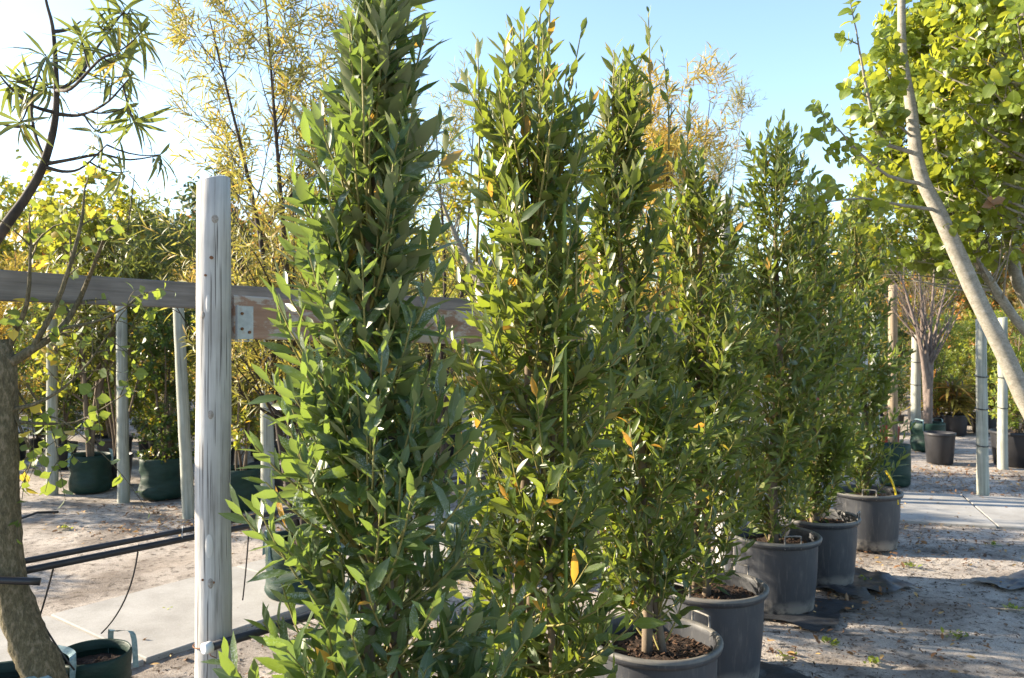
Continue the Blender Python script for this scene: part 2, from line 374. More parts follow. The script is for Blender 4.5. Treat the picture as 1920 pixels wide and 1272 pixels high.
def single_leaves(tmpl, key, P, D, Nn, S, mat, parent, rng, W):
    if key not in LEAFMESH:
        LEAFMESH[key] = []
        for tv, tf, uv in tmpl:
            me = mesh_np('leaf', tv, tf, uv); me.materials.append(mat); LEAFMESH[key].append(me)
    D, B, Nn = frames(D, Nn)
    for i in range(len(P)):
        o = bpy.data.objects.new('leaf', LEAFMESH[key][int(rng.integers(0, len(tmpl)))]); COL.objects.link(o); o.parent = parent
        s = float(S[i]); m = Matrix.Identity(4); w = float(W[i])
        for r in range(3):
            m[r][0] = D[i][r]*s; m[r][1] = B[i][r]*s*w; m[r][2] = Nn[i][r]*s; m[r][3] = P[i][r]
        o.matrix_local = m
def crown(name, tmpl, key, P, D, Nn, S, mat, root, rng, W=None, nsingle=0, base=(0, 0, 0)):
    """the 300 leaves that show largest are parts of their own, the rest one part"""
    P = np.asarray(P); W = np.ones(len(P)) if W is None else W
    if nsingle and len(P) > nsingle:
        wp = P+np.asarray(base); y = wp[:, 1]
        px = 960+wp[:, 0]/np.maximum(y, .1)*FPX; py = 636-(wp[:, 2]-CAMZ)/np.maximum(y, .1)*FPX
        inside = (px > 0) & (px < 1920) & (py > 0) & (py < 1272) & (y > .3)
        sc = np.where(inside, S/np.maximum(y, .1), 0); idx = np.argsort(-sc)
        a, b = idx[:nsingle], idx[nsingle:]
        single_leaves(tmpl, key, P[a], D[a], Nn[a], S[a], mat, root, rng, W[a])
    else: b = np.arange(len(P))
    if len(b): leaf_cloud(name, tmpl, P[b], D[b], Nn[b], S[b], mat, root, rng, W[b])

def perp(T, rng, n):
    r = rng.normal(size=(n, 3)); r -= (r*T).sum(-1, keepdims=True)*T; return unit(r)
def twig_leaves(pts, rng, n, t0, size, ang0, ang1, out, sizevar=.3, droop=0.0, uplook=0.0):
    """leaves spiralling up a twig given as a polyline; appends to out"""
    m = len(pts); t = np.clip(np.linspace(t0, 1, n)+rng.uniform(-.02, .02, n), 0, 1); f = t*(m-1); i = np.minimum(f.astype(int), m-2); g = (f-i)[:, None]
    P = pts[i]*(1-g)+pts[i+1]*g; T = unit(pts[i+1]-pts[i])
    A = unit(np.cross(T, np.array((.31, .17, .93)))); B = np.cross(T, A)
    ph = rng.uniform(0, 6.28)+np.arange(n)*2.4+rng.normal(0, .25, n)
    R = np.cos(ph)[:, None]*A+np.sin(ph)[:, None]*B
    th = (ang0+(ang1-ang0)*(t-t0)/max(1e-3, 1-t0)+rng.normal(0, .14, n))[:, None]
    D = T*np.cos(th)+R*np.sin(th); D[:, 2] -= droop
    Nn = T*np.sin(th)-R*np.cos(th)+rng.normal(0, .34, (n, 3)); Nn[:, 2] += uplook
    S = size*(1+rng.uniform(-sizevar, sizevar, n))*(1-.35*np.clip((t-.85)/.15, 0, 1))
    out[0].append(P); out[1].append(unit(D)); out[2].append(Nn); out[3].append(S)
def flat(out): return [np.concatenate(x) for x in out]
def bez(a, b, c, n=5):
    t = np.linspace(0, 1, n)[:, None]; return (1-t)**2*a+2*t*(1-t)*b+t*t*c
def wander(P, rng, amp):
    P = np.array(P, float); P[1:] += rng.normal(0, amp, (len(P)-1, 3)); return P
def smooth_path(P, R, n=24):
    """Catmull-Rom through the given points"""
    P = np.asarray(P, float); R = np.asarray(R, float); Q = np.vstack((2*P[0]-P[1], P, 2*P[-1]-P[-2]))
    u = np.linspace(0, len(P)-1-1e-6, n); i = u.astype(int); f = (u-i)[:, None]
    a, b, c, d = Q[i], Q[i+1], Q[i+2], Q[i+3]
    out = .5*((2*b)+(c-a)*f+(2*a-5*b+4*c-d)*f**2+(3*b-a-3*c+d)*f**3)
    return out, np.interp(u, np.arange(len(P)), R)

# ------------------------------------------------------------------ the setting
def ground():
    def axis(lo, hi, d0, near0, near1, grow=1.16):
        a = list(np.arange(near0, near1+1e-6, d0)); s = d0; x = near1
        while x < hi: s *= grow; x += s; a.append(x)
        s = d0; x = near0; pre = []
        while x > lo: s *= grow; x -= s; pre.append(x)
        return np.array(pre[::-1]+a)
    X = axis(-900, 900, .06, -5, 6); Y = axis(-900, 900, .06, 1.5, 11)
    gx, gy = np.meshgrid(X, Y, indexing='ij')
    z = (vnoise(gx*1.3, gy*1.3, 1)-.5)*.020+(vnoise(gx*4.5, gy*4.5, 2)-.5)*.012+(vnoise(gx*11, gy*11, 3)-.5)*.008-.016
    z *= np.exp(-((gx**2+gy**2)/900.0))
    V = np.stack((gx, gy, z), -1).reshape(-1, 3); ny = len(Y)
    i = np.arange(len(X)-1)[:, None]*ny; j = np.arange(ny-1)[None]
    F = np.stack((i+j, i+ny+j, i+ny+j+1, i+j+1), -1).reshape(-1, 4)
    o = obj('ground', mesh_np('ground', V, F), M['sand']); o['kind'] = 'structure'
ground()

def path(name, p0, d, length, width, slab, z0, rng):
    """a strip of cast concrete slabs starting at the middle of one end"""
    root = bpy.data.objects.new(name, None); COL.objects.link(root); root['kind'] = 'structure'
    ang = math.atan2(d[1], d[0]); root.location = (p0[0], p0[1], 0); root.rotation_euler = (0, 0, ang)
    n = int(length/slab)
    mb = MB(); mb.box((0, 0, 0), (slab-.014, width, .07), bev=.006); me = mb.mesh('slab', False); me.materials.append(M['concrete'])
    for k in range(n):
        o = obj('slab', me, None, root); o.location = ((k+.5)*slab, rng.normal(0, .004), z0-.035+rng.normal(0, .0015))
        o.rotation_euler = (rng.normal(0, .0015), rng.normal(0, .0015), rng.normal(0, .002))
    return root
rg = np.random.default_rng(3)
a = rowpt(-4.62, -3.0); path('path', a, U, 10.4, 1.12, 1.3, .018, rg)
c0 = np.array((16.0, 4.1)); path('cross_path', c0, np.array((-.95, .32)), 30, 1.55, 1.5, .012, rg)

# ------------------------------------------------------------------ post and rail supports
def post_mesh(r0, r1, h, rng, k=16, below=.05, slant=.01, flatn=.10, bow=0.0):
    mb = MB(); m = 14; V = []; th = np.arange(k)*2*np.pi/k
    lob = 1+flatn*np.cos(2*th+rng.uniform(0, 6))*.5+rng.normal(0, .012, k)
    for i in range(m):
        t = i/(m-1); z = -below+t*(h+below); r = (r0+(r1-r0)*t)*lob*(1+rng.normal(0, .008))
        cx = bow*math.sin(math.pi*t)+rng.normal(0, .0012)
        zz = np.full(k, z)
        if i == m-1: zz = zz+slant*np.cos(th)
        V.append(np.column_stack((cx+r*np.cos(th), r*np.sin(th), zz)))
    top = V[-1].copy(); V.append(top*np.array((.86, .86, 1))+np.array((0, 0, .004)))
    i = np.arange(m)[:, None]*k; j = np.arange(k)[None]; j2 = (j+1) % k
    F = np.stack((i+j, i+j2, i+k+j2, i+k+j), -1).reshape(-1, 4)
    c = V[-1].mean(0); VV = np.vstack(V+[c[None]]); q = m*k; jj = np.arange(k)
    mb.add(VV, F, np.stack((q+jj, q+(jj+1) % k, jj*0+len(VV)-1), -1))
    return mb
def rail(mb_len, h, th, rng, parent, a, b, mat):
    """plank from a to b (world points relative to parent), sagging a little"""
    a = np.asarray(a, float); b = np.asarray(b, float); L = np.linalg.norm(b-a); ax = unit(b-a); up = np.array((0, 0, 1.)); side = unit(np.cross(up, ax)); up = np.cross(ax, side)
    n = 16; V = []; ch = .004
    sec = np.array([(th/2-ch, h/2), (th/2, h/2-ch), (th/2, -h/2+ch), (th/2-ch, -h/2), (-th/2+ch, -h/2), (-th/2, -h/2+ch), (-th/2, h/2-ch), (-th/2+ch, h/2)])
    for i in range(n+1):
        t = i/n; s = sec*(1+rng.normal(0, .012)); w = rng.normal(0, .0015); sag = -.010*math.sin(math.pi*t)
        V.append(np.column_stack((np.full(8, (t-.5)*L), s[:, 0]+w, s[:, 1]+sag)))
    i = np.arange(n)[:, None]*8; j = np.arange(8)[None]
    F = np.stack((i+j, i+(j+1) % 8, i+8+(j+1) % 8, i+8+j), -1).reshape(-1, 4)
    e = n*8; F = np.vstack((F, [(0, 1, 6, 7), (1, 2, 5, 6), (2, 3, 4, 5), (e+7, e+6, e+1, e), (e+6, e+5, e+2, e+1), (e+5, e+4, e+3, e+2)]))
    mb = MB(); mb.add(np.vstack(V), F); o = mb.build('rail', mat, parent, smooth=False)
    o.location = [float(v) for v in (a+b)/2]; o.rotation_euler = Matrix((ax, side, up)).transposed().to_euler()
    return o
rp = np.random.default_rng(11)
PA = np.array((-.861, 2.30, 0)); PB = rowpt(-2.07, 5.13); PC = rowpt(-2.07, 8.85)
f1 = thing('post_and_rail', 'peeling reddish rail bolted to weathered grey posts behind the potted hedge row', 'fence', (PA[0], PA[1], 0))
for p, h, r0, r1, lab in ((PA, 2.155, .0535, .046, 'bleached grey round post with knots and a wire tie'), (PB, 2.66, .058, .043, None), (PC, 2.35, .058, .05, None)):
    o = post_mesh(r0, r1, h, rp, flatn=0 if lab else .1, k=28 if lab else 16).build('post', M['post'], f1, p-PA)
    if lab:
        o['label'] = lab
        for dx, z in ((-.012, 1.02), (.018, 1.012), (.012, 1.93), (-.004, 1.88)):      # nail heads and an old bolt hole
            mb = MB(); y = -math.sqrt(.0485**2-dx*dx); mb.tube([(dx, y-.002, z), (dx, y+.01, z)], .0035 if z < 1.9 else .005, 8); mb.build('nail', M['rust'], o, smooth=False)
        for dx, z, w_, h_, mt in ((.020, 2.04, .009, .012, 'knot'), (-.014, 1.768, .008, .011, 'knot'), (.010, 1.486, .008, .013, 'knot'), (.010, 1.01, .008, .015, 'knot'), (.006, 1.115, .011, .034, 'scar'), (.002, 1.80, .006, .03, 'scar')):
            rz = .0535+(.046-.0535)*z/2.155+.0006; V = [(dx, -math.sqrt(rz**2-dx*dx)-.0016, z)]
            for rr_ in (.5, 1.0):
                for q in np.arange(14)*2*np.pi/14:
                    x_ = dx+w_*rr_*math.cos(q); V.append((x_, -math.sqrt(rz**2-x_*x_)-(.0012 if rr_ < 1 else -.001), z+h_*rr_*math.sin(q)))
            mb = MB(); mb.add(V, [(1+j, 15+j, 15+(j+1) % 14, 1+(j+1) % 14) for j in range(14)], [(0, 1+j, 1+(j+1) % 14) for j in range(14)]); mb.build('knot', M[mt], o)
        mb = MB(); th = np.linspace(0, 2*np.pi, 26)
        mb.tube(np.column_stack((.0545*np.cos(th), .0545*np.sin(th), .826+.006*np.cos(th+.5))), .0018, 6); mb.tube([(.008, -.055, .824), (.016, -.063, .812), (.03, -.06, .805)], .0016, 6)
        mb.build('wire_tie', M['rust'], o)
u3 = np.array((U[0], U[1], 0)); n3 = np.array((NV[0], NV[1], 0))
rail(0, .128, .042, rp, f1, u3*.052+np.array((0, 0, 1.765)), PB-PA-u3*.05+np.array((0, 0, 1.725)), M['railred'])
rail(0, .125, .042, rp, f1, PB-PA+u3*.05+np.array((0, 0, 1.725)), PC-PA-u3*.05+np.array((0, 0, 1.70)), M['railgrey'])
mb = MB(); ang = (u3, n3, (0, 0, 1))                      # folded galvanised joist bracket
mb.box(u3*.090+n3*.0225+np.array((0, 0, 1.748)), (.055, .003, .098), ang); mb.box(u3*.058+n3*.012+np.array((0, 0, 1.748)), (.003, .045, .10), ang)
mb.box(u3*.085+np.array((0, 0, 1.694)), (.06, .048, .003), ang)
br = mb.build('bracket', M['galv'], f1, smooth=False)
for du, dz in ((.078, 1.775), (.078, 1.73), (.103, 1.72)):
    mb = MB(); c = u3*du+n3*.024+np.array((0, 0, dz)); mb.tube([c, c+n3*.004], .0045, 8); mb.build('screw', M['rust'], br, smooth=False)

RA = rowpt(-3.63, .70); RB = rowpt(-3.63, 4.5); RC = rowpt(-3.63, 8.3)
f2 = thing('post_and_rail', 'dark grey weathered rail on round posts along the bagged trees', 'fence', (RA[0], RA[1], 0))
for p, h in ((RA, 2.1), (RB, 2.06), (RC, 2.1)): post_mesh(.058, .05, h, rp).build('post', M['post'], f2, p-RA)
off = n3*.072
rail(0, .125, .045, rp, f2, off-u3*.6+np.array((0, 0, 1.925)), RB-RA+off-u3*.003+np.array((0, 0, 1.915)), M['railgrey'])
rail(0, .125, .045, rp, f2, RB-RA+off+u3*.003+np.array((0, 0, 1.915)), RC-RA+off+u3*.6+np.array((0, 0, 1.91)), M['railgrey'])

# ------------------------------------------------------------------ pots and bags
def handle_mb(w, h, r):
    mb = MB(); pts, _ = smooth_path([(-w/2, 0, -.03), (-w/2, 0, h*.8), (-w/2+.012, 0, h), (w/2-.012, 0, h), (w/2, 0, h*.8), (w/2, 0, -.03)], [1]*6, 26); mb.tube(pts, r, 6); return mb
def soil_mb(r, z, rng):
    mb = MB(); k = 36; m = 9; V = [(0, 0, z+.02)]
    for i in range(1, m):
        rr = r*i/(m-1); th = np.arange(k)*2*np.pi/k
        V += list(np.column_stack((rr*np.cos(th), rr*np.sin(th), z+.02*(1-(i/m)**2)+rng.normal(0, .004, k))))
    F3 = [(0, 1+j, 1+(j+1) % k) for j in range(k)]
    F4 = [(1+(i-1)*k+j, 1+i*k+j, 1+i*k+(j+1) % k, 1+(i-1)*k+(j+1) % k) for i in range(1, m-1) for j in range(k)]
    mb.add(V, F4, F3); return mb
def chips(n, rng, sampler, size, mat, name, parent, zl=.004):
    """many thin bark chips as one part"""
    P = sampler(n); D = rng.normal(size=(n, 3)); D[:, 2] *= .35; Nn = rng.normal(size=(n, 3))*.35; Nn[:, 2] += 1
    D, B, Nn = frames(D, Nn); S = size*rng.uniform(.4, 1.3, n)
    q = np.array([(-1, -.45, 0), (1, -.35, 0), (1.1, .4, 0), (-.9, .5, 0), (-.95, -.4, .25), (.95, -.3, .25), (1, .35, .25), (-.85, .42, .25)])*.5
    f = np.array([(4, 5, 6, 7), (0, 1, 5, 4), (1, 2, 6, 5), (2, 3, 7, 6), (3, 0, 4, 7)])
    V = P[:, None]+S[:, None, None]*(q[None, :, 0:1]*D[:, None]+q[None, :, 1:2]*B[:, None]+q[None, :, 2:3]*Nn[:, None])
    F = (f[None]+(np.arange(n)*8)[:, None, None]).reshape(-1, 4)
    o = obj(name, mesh_np(name, V.reshape(-1, 3), F, rnd=np.repeat(rng.random(n), 5), smooth=False), mat, parent); o['kind'] = 'stuff'; return o
def disc(r, z, rng, rmin=0.0):
    def f(n):
        a = rng.uniform(0, 6.283, n); q = np.sqrt(rng.uniform((rmin/r)**2, 1, n))*r
        return np.column_stack((q*np.cos(a), q*np.sin(a), z+.018*(1-(q/r)**2)+rng.uniform(0, .008, n)))
    return f
def hedge_pot(loc, label, rng, hand=0.0, group=None):
    r = thing('nursery_pot', label, 'pot', loc, group)
    R = .270; rb = .232; H = .45
    prof = [(rb*.9, .0), (rb, .006), (rb+.010, .10), (rb+.022, .25), (R-.012, H-.045), (R-.012, H-.038), (R+.004, H-.034), (R+.010, H-.02), (R+.010, H-.006), (R+.004, H), (R-.008, H), (R-.014, H-.008), (R-.016, H-.03), (R-.03, H-.12)]
    mb = MB(); mb.lathe(prof, 56, lambda th, i: 1+.004*np.sin(2*th+i*.1)); body = mb.build('pot_wall', M['pot'], r)
    mb = MB(); th = np.linspace(0, 2*np.pi, 57)[:-1]
    mb.lathe([(R+.0115, H-.012), (R+.0115, H-.004), (R+.004, H+.0025), (R-.009, H+.0025), (R-.015, H-.006)], 56); mb.build('rim', M['potrim'], body)
    soil_mb(R-.022, H-.075, rng).build('soil', M['soil'], r)
    chips(340, rng, disc(R-.03, H-.072, rng), .02, M['chip'], 'bark_chips', r)
    for a in (hand, hand+math.pi):
        o = handle_mb(.10, .048, .005).build('handle', M['pot'], r, ((R-.002)*math.cos(a), (R-.002)*math.sin(a), H)); o.rotation_euler = (0, 0, a+math.pi/2)
    return r
def bag_parts(r, R, H, rng, handles=True):
    k = 44; seed = int(rng.integers(1, 999))
    zs = np.concatenate(([0, .012], np.linspace(.04, H, 15), [H+.012, H+.004, H-.03]))
    rs = np.concatenate(([R*.86, R*.95], R*(1+.03*np.sin(np.linspace(0, 9, 15))), [R*.985, R*.95, R*.93]))
    def wob(th, i):
        return 1+.085*(vnoise(th*2.2+50, np.full_like(th, zs[i]*14.0)+9, seed)-.5)+.055*(vnoise(th*1.3, np.full_like(th, zs[i]*42.0), seed+1)-.5)
    mb = MB(); mb.lathe(list(zip(rs, zs)), k, wob); wall = mb.build('bag_wall', M['bag'], r)
    soil_mb(R*.95, H-.06, rng).build('soil', M['soil'], r)
    if handles:
        for a in (.5, .5+math.pi):
            mb = MB(); w = .085; pts, _ = smooth_path([(-w, 0, -.10), (-w*.9, .008, .05), (-w*.3, .02, .065), (w*.3, .03, .055), (w*.9, .008, .04), (w, 0, -.10)], [1]*6, 20)
            for i in range(len(pts)-1):
                e = np.array((0, .002, .0)); h = np.array((0, .015, .006))
                mb.add([pts[i]-h, pts[i]+h, pts[i+1]+h, pts[i+1]-h], [(0, 1, 2, 3)])
            o = mb.build('strap', M['strap_pale'], wall, (R*.99*math.cos(a), R*.99*math.sin(a), H)); o.rotation_euler = (0, 0, a+math.pi/2)
def grow_bag(loc, label, R, H, rng, group=None, handles=True, rz=0):
    r = thing('grow_bag', label, 'grow bag', loc, group); r.rotation_euler = (0, 0, rz); bag_parts(r, R, H, rng, handles); return r
def black_pot(loc, label, R, H, rng, group=None, mat='blackpot'):
    r = thing('nursery_pot', label, 'pot', loc, group); mb = MB()
    mb.lathe([(R*.78, 0), (R*.82, .005), (R*.95, H-.05), (R*.955, H-.045), (R, H-.04), (R, H), (R*.95, H), (R*.92, H-.06)], 32); mb.build('pot_wall', M[mat], r)
    soil_mb(R*.92, H-.05, rng).build('soil', M['soil'], r); return r

# ------------------------------------------------------------------ hedge trees
def hedge_tree(name, label, d, table, stems_px, seed, ntw, lsize, base, shoots=(), single=300, group=None, zlow=.62, tall=None, mat='bay'):
    """table: (y_px, left_px, right_px) outline of the foliage at distance d; a real column of twigs about its own stems"""
    rng = np.random.default_rng(seed); root = thing(name, label, 'tree', base, group)
    z = np.array([CAMZ-(y-636)/FPX*d for y, _, _ in table]); cx = np.array([((l+r_)/2-960)/FPX*d for _, l, r_ in table])-base[0]
    hw = np.array([(r_-l)/2/FPX*d for _, l, r_ in table]); o_ = np.argsort(z); z, cx, hw = z[o_], cx[o_], hw[o_]
    ztop = z[-1] if tall is None else tall
    if tall is not None: z = np.append(z, tall); cx = np.append(cx, cx[-1]+.02); hw = np.append(hw, .04)
    tr = MB(); stems = []
    for (p0, p1, r0) in stems_px:                             # (foot x,y offset), (top x,y,z offset)
        pts = [(p0[0], p0[1], .36)]
        for q in (.2, .45, .7, 1.0):
            zz = .36+q*(p1[2]-.36); pts.append((np.interp(zz, z, cx)*min(1, q*1.4)+p0[0]*(1-q)+p1[0]*q*.3+rng.normal(0, .012), p0[1]*(1-q)+p1[1]*q+rng.normal(0, .012), zz))
        P, R = smooth_path(pts, [r0, r0*.85, r0*.68, r0*.45, r0*.18], 26); tr.tube(P, R, 9); stems.append(P)
    tr.build('trunk', M['bark_brown'], root)
    tw = MB(); out = ([], [], [], [])
    zz0 = max(zlow, z[0]); w = np.interp(np.linspace(zz0, ztop, 60), z, hw)+.06; cw = np.cumsum(w)/w.sum()
    for k in range(ntw):
        ze = zz0+(ztop-zz0)*np.interp(rng.random(), cw, np.linspace(0, 1, 60)); a = rng.uniform(0, 6.283)
        rr = np.interp(ze, z, hw)*(rng.uniform(.45, 1.0) if rng.random() < .72 else rng.uniform(.95, 1.35)); c = np.interp(ze, z, cx); rr *= .66+.74*float(vnoise(np.array([a*1.1+7]), np.array([ze*3.1+3]), seed)[0])
        end = np.array((c+rr*math.cos(a), rr*math.sin(a), ze)); L = rng.uniform(.2, .42)
        st = stems[int(rng.integers(0, len(stems)))]; zs = ze-L*rng.uniform(.75, 1.0); j = int(np.argmin(np.abs(st[:, 2]-zs))); s0 = st[j]
        ctl = s0*.35+end*.65+np.array((0, 0, -.30*L)); P = bez(s0, ctl, end, 6)
        tw.tube(P, np.linspace(.005, .0017, 6), 4, cap=False)
        twig_leaves(P, rng, int(rng.integers(11, 17)), .30, lsize*rng.uniform(.85, 1.12), 1.15, .45, out)
    for (x, y, zb, zt, nl, sz) in shoots:                     # long bare leaders that stick out above
        P = bez(np.array((x, y, zb)), np.array((x+rng.normal(0, .01), y, (zb+zt)/2)), np.array((x+rng.normal(0, .015), y, zt)), 6)
        tw.tube(P, np.linspace(.005, .002, 6), 5); twig_leaves(P, rng, nl, .15, sz, .75, .35, out)
    tw.build('twigs', M['twig'], root)['kind'] = 'stuff'
    P, D, Nn, S = flat(out); W = rng.uniform(.72, 1.08, len(P))
    crown('foliage', LANCE, 'laurel'+mat, P, D, Nn, S, M[mat], root, rng, W, single, base)
    return root
HD = [  # foot in the row, viewing distance
    (np.array((-.36, 2.00, 0)), 2.00), (np.array((.06, 2.60, 0)), 2.60), (np.array((.60, 3.36, 0)), 3.36), (np.array((1.02, 4.08, 0)), 4.08),
    (np.array((1.69, 5.12, 0)), 5.12), (np.array((2.17, 5.66, 0)), 5.66), (np.array((2.93, 6.60, 0)), 6.60)]
rq = np.random.default_rng(21)
PL = ['grey plastic pot under the leafy hedge tree beside the bleached post', 'grey plastic pot between the post end and the two-stemmed hedge tree',
      'large grey pot with two slim stems rising from dark bark soil', 'large grey pot of bark soil holding a pale stem before the tall post',
      'large grey pot with whitish dirt marks round its foot', 'large grey pot standing on torn black film beside the silvery sleeve', 'grey pot with a yellow tube, last in the row by the concrete cross path']
HA = [1.2, .6, .55, .75, -1.5, 2.6, -1.9]
for (b, d), lab, ha in zip(HD, PL, HA): hedge_pot(b, lab, rq, ha)
T1 = [(-60, 650, 780), (0, 640, 800), (100, 635, 800), (200, 620, 805), (300, 588, 800), (430, 580, 805), (540, 592, 815), (610, 592, 815), (680, 555, 840), (760, 525, 865), (850, 535, 860), (950, 525, 885), (1080, 520, 935), (1200, 505, 985), (1330, 505, 985)]
T2 = [(30, 950, 1030), (90, 885, 1065), (180, 865, 1095), (300, 852, 1115), (450, 850, 1140), (600, 862, 1160), (760, 870, 1165), (900, 838, 1150), (1050, 830, 1145), (1180, 870, 1110), (1280, 920, 1090)]
T3 = [(90, 1140, 1185), (160, 1112, 1205), (260, 1096, 1216), (420, 1090, 1225), (560, 1090, 1250), (720, 1065, 1300), (900, 1065, 1320), (1000, 1080, 1310), (1065, 1110, 1275)]
T4 = [(265, 1262, 1320), (340, 1246, 1345), (450, 1240, 1385), (600, 1222, 1415), (780, 1200, 1435), (920, 1205, 1430), (1010, 1245, 1400)]
T5 = [(225, 1430, 1482), (290, 1398, 1512), (390, 1375, 1535), (520, 1362, 1555), (680, 1350, 1565), (850, 1355, 1550), (950, 1390, 1505)]
T6 = [(335, 1505, 1545), (420, 1490, 1560), (560, 1468, 1592), (720, 1445, 1625), (840, 1440, 1625), (915, 1480, 1585)]
T7 = [(350, 1590, 1630), (430, 1572, 1648), (560, 1555, 1665), (700, 1545, 1680), (800, 1550, 1680), (870, 1580, 1650)]
TL = ['tallest hedge tree with whitish-spotted dark leaves, right of the bleached post', 'bright hedge tree with long loose leader shoots and a green cane through it', 'narrow hedge tree on two slim stems, one leafy leader on top',
      'flat-topped hedge tree in front of the tall post', 'dense dark cone-shaped hedge tree with twin leaders', 'shorter hedge tree tucked against the dense cone-shaped one', 'slim hedge tree last in the row, beside the cross path']
hedge_tree('hedge_tree', TL[0], 2.0, T1, [((-.02, .0), (.02, 0, 2.6), .026), ((.05, .03), (-.02, .03, 2.2), .017)], 101, 320, .090, HD[0][0], tall=2.72, mat='bay_dark')
hedge_tree('hedge_tree', TL[1], 2.6, T2, [((-.06, -.01), (.0, 0, 2.5), .022), ((.03, .03), (.03, 0, 2.4), .018), ((.09, -.02), (.05, 0, 2.0), .014)], 102, 285, .086, HD[1][0],
           shoots=((-.175, -.02, 1.95, 2.66, 17, .088), (.025, -.05, 2.45, 2.92, 14, .085), (.055, -.02, 2.45, 2.86, 12, .08), (-.08, .03, 2.3, 2.70, 14, .085), (.14, -.1, 1.8, 2.35, 14, .088)))
hedge_tree('hedge_tree', TL[2], 3.36, T3, [((-.035, -.03), (-.05, 0, 2.7), .024), ((.035, -.04), (.0, 0, 2.3), .017)], 103, 310, .085, HD[2][0], shoots=((-.02, -.03, 2.6, 3.06, 14, .08), (.06, 0, 2.5, 2.9, 12, .075)))
hedge_tree('hedge_tree', TL[3], 4.08, T4, [((-.03, -.02), (0, 0, 2.6), .023), ((-.08, .03), (0, 0, 2.2), .016)], 104, 310, .084, HD[3][0], shoots=((-.12, 0, 2.5, 2.95, 10, .085),))
hedge_tree('hedge_tree', TL[4], 5.12, T5, [((-.02, -.03), (0, 0, 3.0), .034)], 105, 380, .084, HD[4][0], shoots=((-.05, 0, 2.8, 3.1, 10, .08), (.06, 0, 2.8, 3.15, 10, .08)))
hedge_tree('hedge_tree', TL[5], 5.66, T6, [((-.03, 0), (0, 0, 2.7), .03), ((.0, .03), (0, 0, 2.4), .02)], 106, 330, .084, HD[5][0])
hedge_tree('hedge_tree', TL[6], 6.6, T7, [((0, 0), (0, 0, 2.8), .028)], 107, 300, .084, HD[6][0])
mb = MB(); p0 = at(1062, 1150, 2.50); p0[2] = .38; p1 = at(1058, 372, 2.5); mb.tube(np.linspace(p0, p1, 16), np.where(np.arange(16) % 4 == 2, .0075, .006), 8)
tag(mb.build('bamboo_cane', M['cane']), 'straight green cane standing in the bright loose-shooted hedge tree', 'cane')
for px, py, d, lab in ((1130, 803, 3.05, 'tiny pink blossom low in the narrow two-stemmed hedge tree'), (1533, 748, 5.38, 'tiny pink blossom against the short hedge tree')):
    mb = MB(); c = at(px, py, d)
    for k in range(5):
        a = k*1.2566; e = np.array((math.cos(a), .25*math.sin(a*2), math.sin(a))); s_ = np.array((-math.sin(a), 0, math.cos(a)))
        mb.add([c, c+e*.009+s_*.005-np.array((0, .004, 0)), c+e*.014-np.array((0, .002, 0)), c+e*.009-s_*.005-np.array((0, .004, 0))], [(0, 1, 2, 3)])
    tag(mb.build('blossom', M['pink']), lab, 'flower')
mb = MB(); b = HD[6][0]; q = b+np.array((.17, -.19, .37)); P, R = smooth_path([q, q+(-.02, 0, .10), q+(-.05, .01, .20), q+(-.09, .02, .27)], [.009]*4, 16); mb.tube(P, R, 8)
tag(mb.build('drip_tube', M['yellow']), 'bent yellow tube sticking out of the last grey pot', 'tube')

# ------------------------------------------------------------------ other trees
def grow(rng, stems, n1, l1, a1, t0, n2, l2, a2, nl, ls, la, up=.15, droop=0.0, extra=(), sides=6, uplook=0.0, keep=None, br=.35):
    """stems: (points, radii); side branches, twigs on them, leaves on the twigs. Returns trunk, branches, leaves"""
    tr = MB(); bm_ = MB(); out = ([], [], [], [])
    def branch(P, r0, free=False):
        bm_.tube(P, np.linspace(r0, r0*.3, len(P)), 5, cap=False)
        for k in range(n2):
            f = rng.uniform(.25, 1)*(len(P)-1) if k else len(P)-1.001; i = min(int(f), len(P)-2); g = f-i; q = P[i]*(1-g)+P[i+1]*g; T = unit(P[i+1]-P[i])
            Dv = T if k == 0 else unit(T*math.cos(a2)+perp(T, rng, 1)[0]*math.sin(a2)); Dv = unit(Dv+np.array((0, 0, up*.6))); L = l2*rng.uniform(.5, 1.25)
            e = q+Dv*L; e[2] -= droop*L
            if keep is not None and not free and not keep(e): continue
            T_ = bez(q, q+Dv*L*.55+rng.normal(0, .06*L, 3), e, 5); bm_.tube(T_, np.linspace(r0*.35, .0012, 5), 3, cap=False)
            if nl: twig_leaves(T_, rng, nl, .18, ls, la[0], la[1], out, droop=droop*.9, uplook=uplook)
    for P, R in stems:
        P = np.asarray(P, float); R = np.asarray(R, float); tr.tube(P, R, sides+2, rough=.22)
        if n1 == 0: continue
        for k in range(n1):
            t = t0+(1-t0)*rng.random()**.9; f = t*(len(P)-1); i = min(int(f), len(P)-2); g = f-i; q = P[i]*(1-g)+P[i+1]*g; T = unit(P[i+1]-P[i])
            Dv = unit(T*math.cos(a1)+perp(T, rng, 1)[0]*math.sin(a1)+np.array((0, 0, up))); L = l1*rng.uniform(.55, 1.2)*(1-.55*(t-t0)/(1-t0))
            e = q+Dv*L
            if keep is not None and not keep(e): continue
            branch(bez(q, q+Dv*L*.5+np.array((0, 0, -.08*L))+rng.normal(0, .05*L, 3), e, 6), max(.003, R[i]*br))
    for P, R in extra: branch(np.asarray(P, float), R, True)
    return tr, bm_, flat(out) if out[0] else None
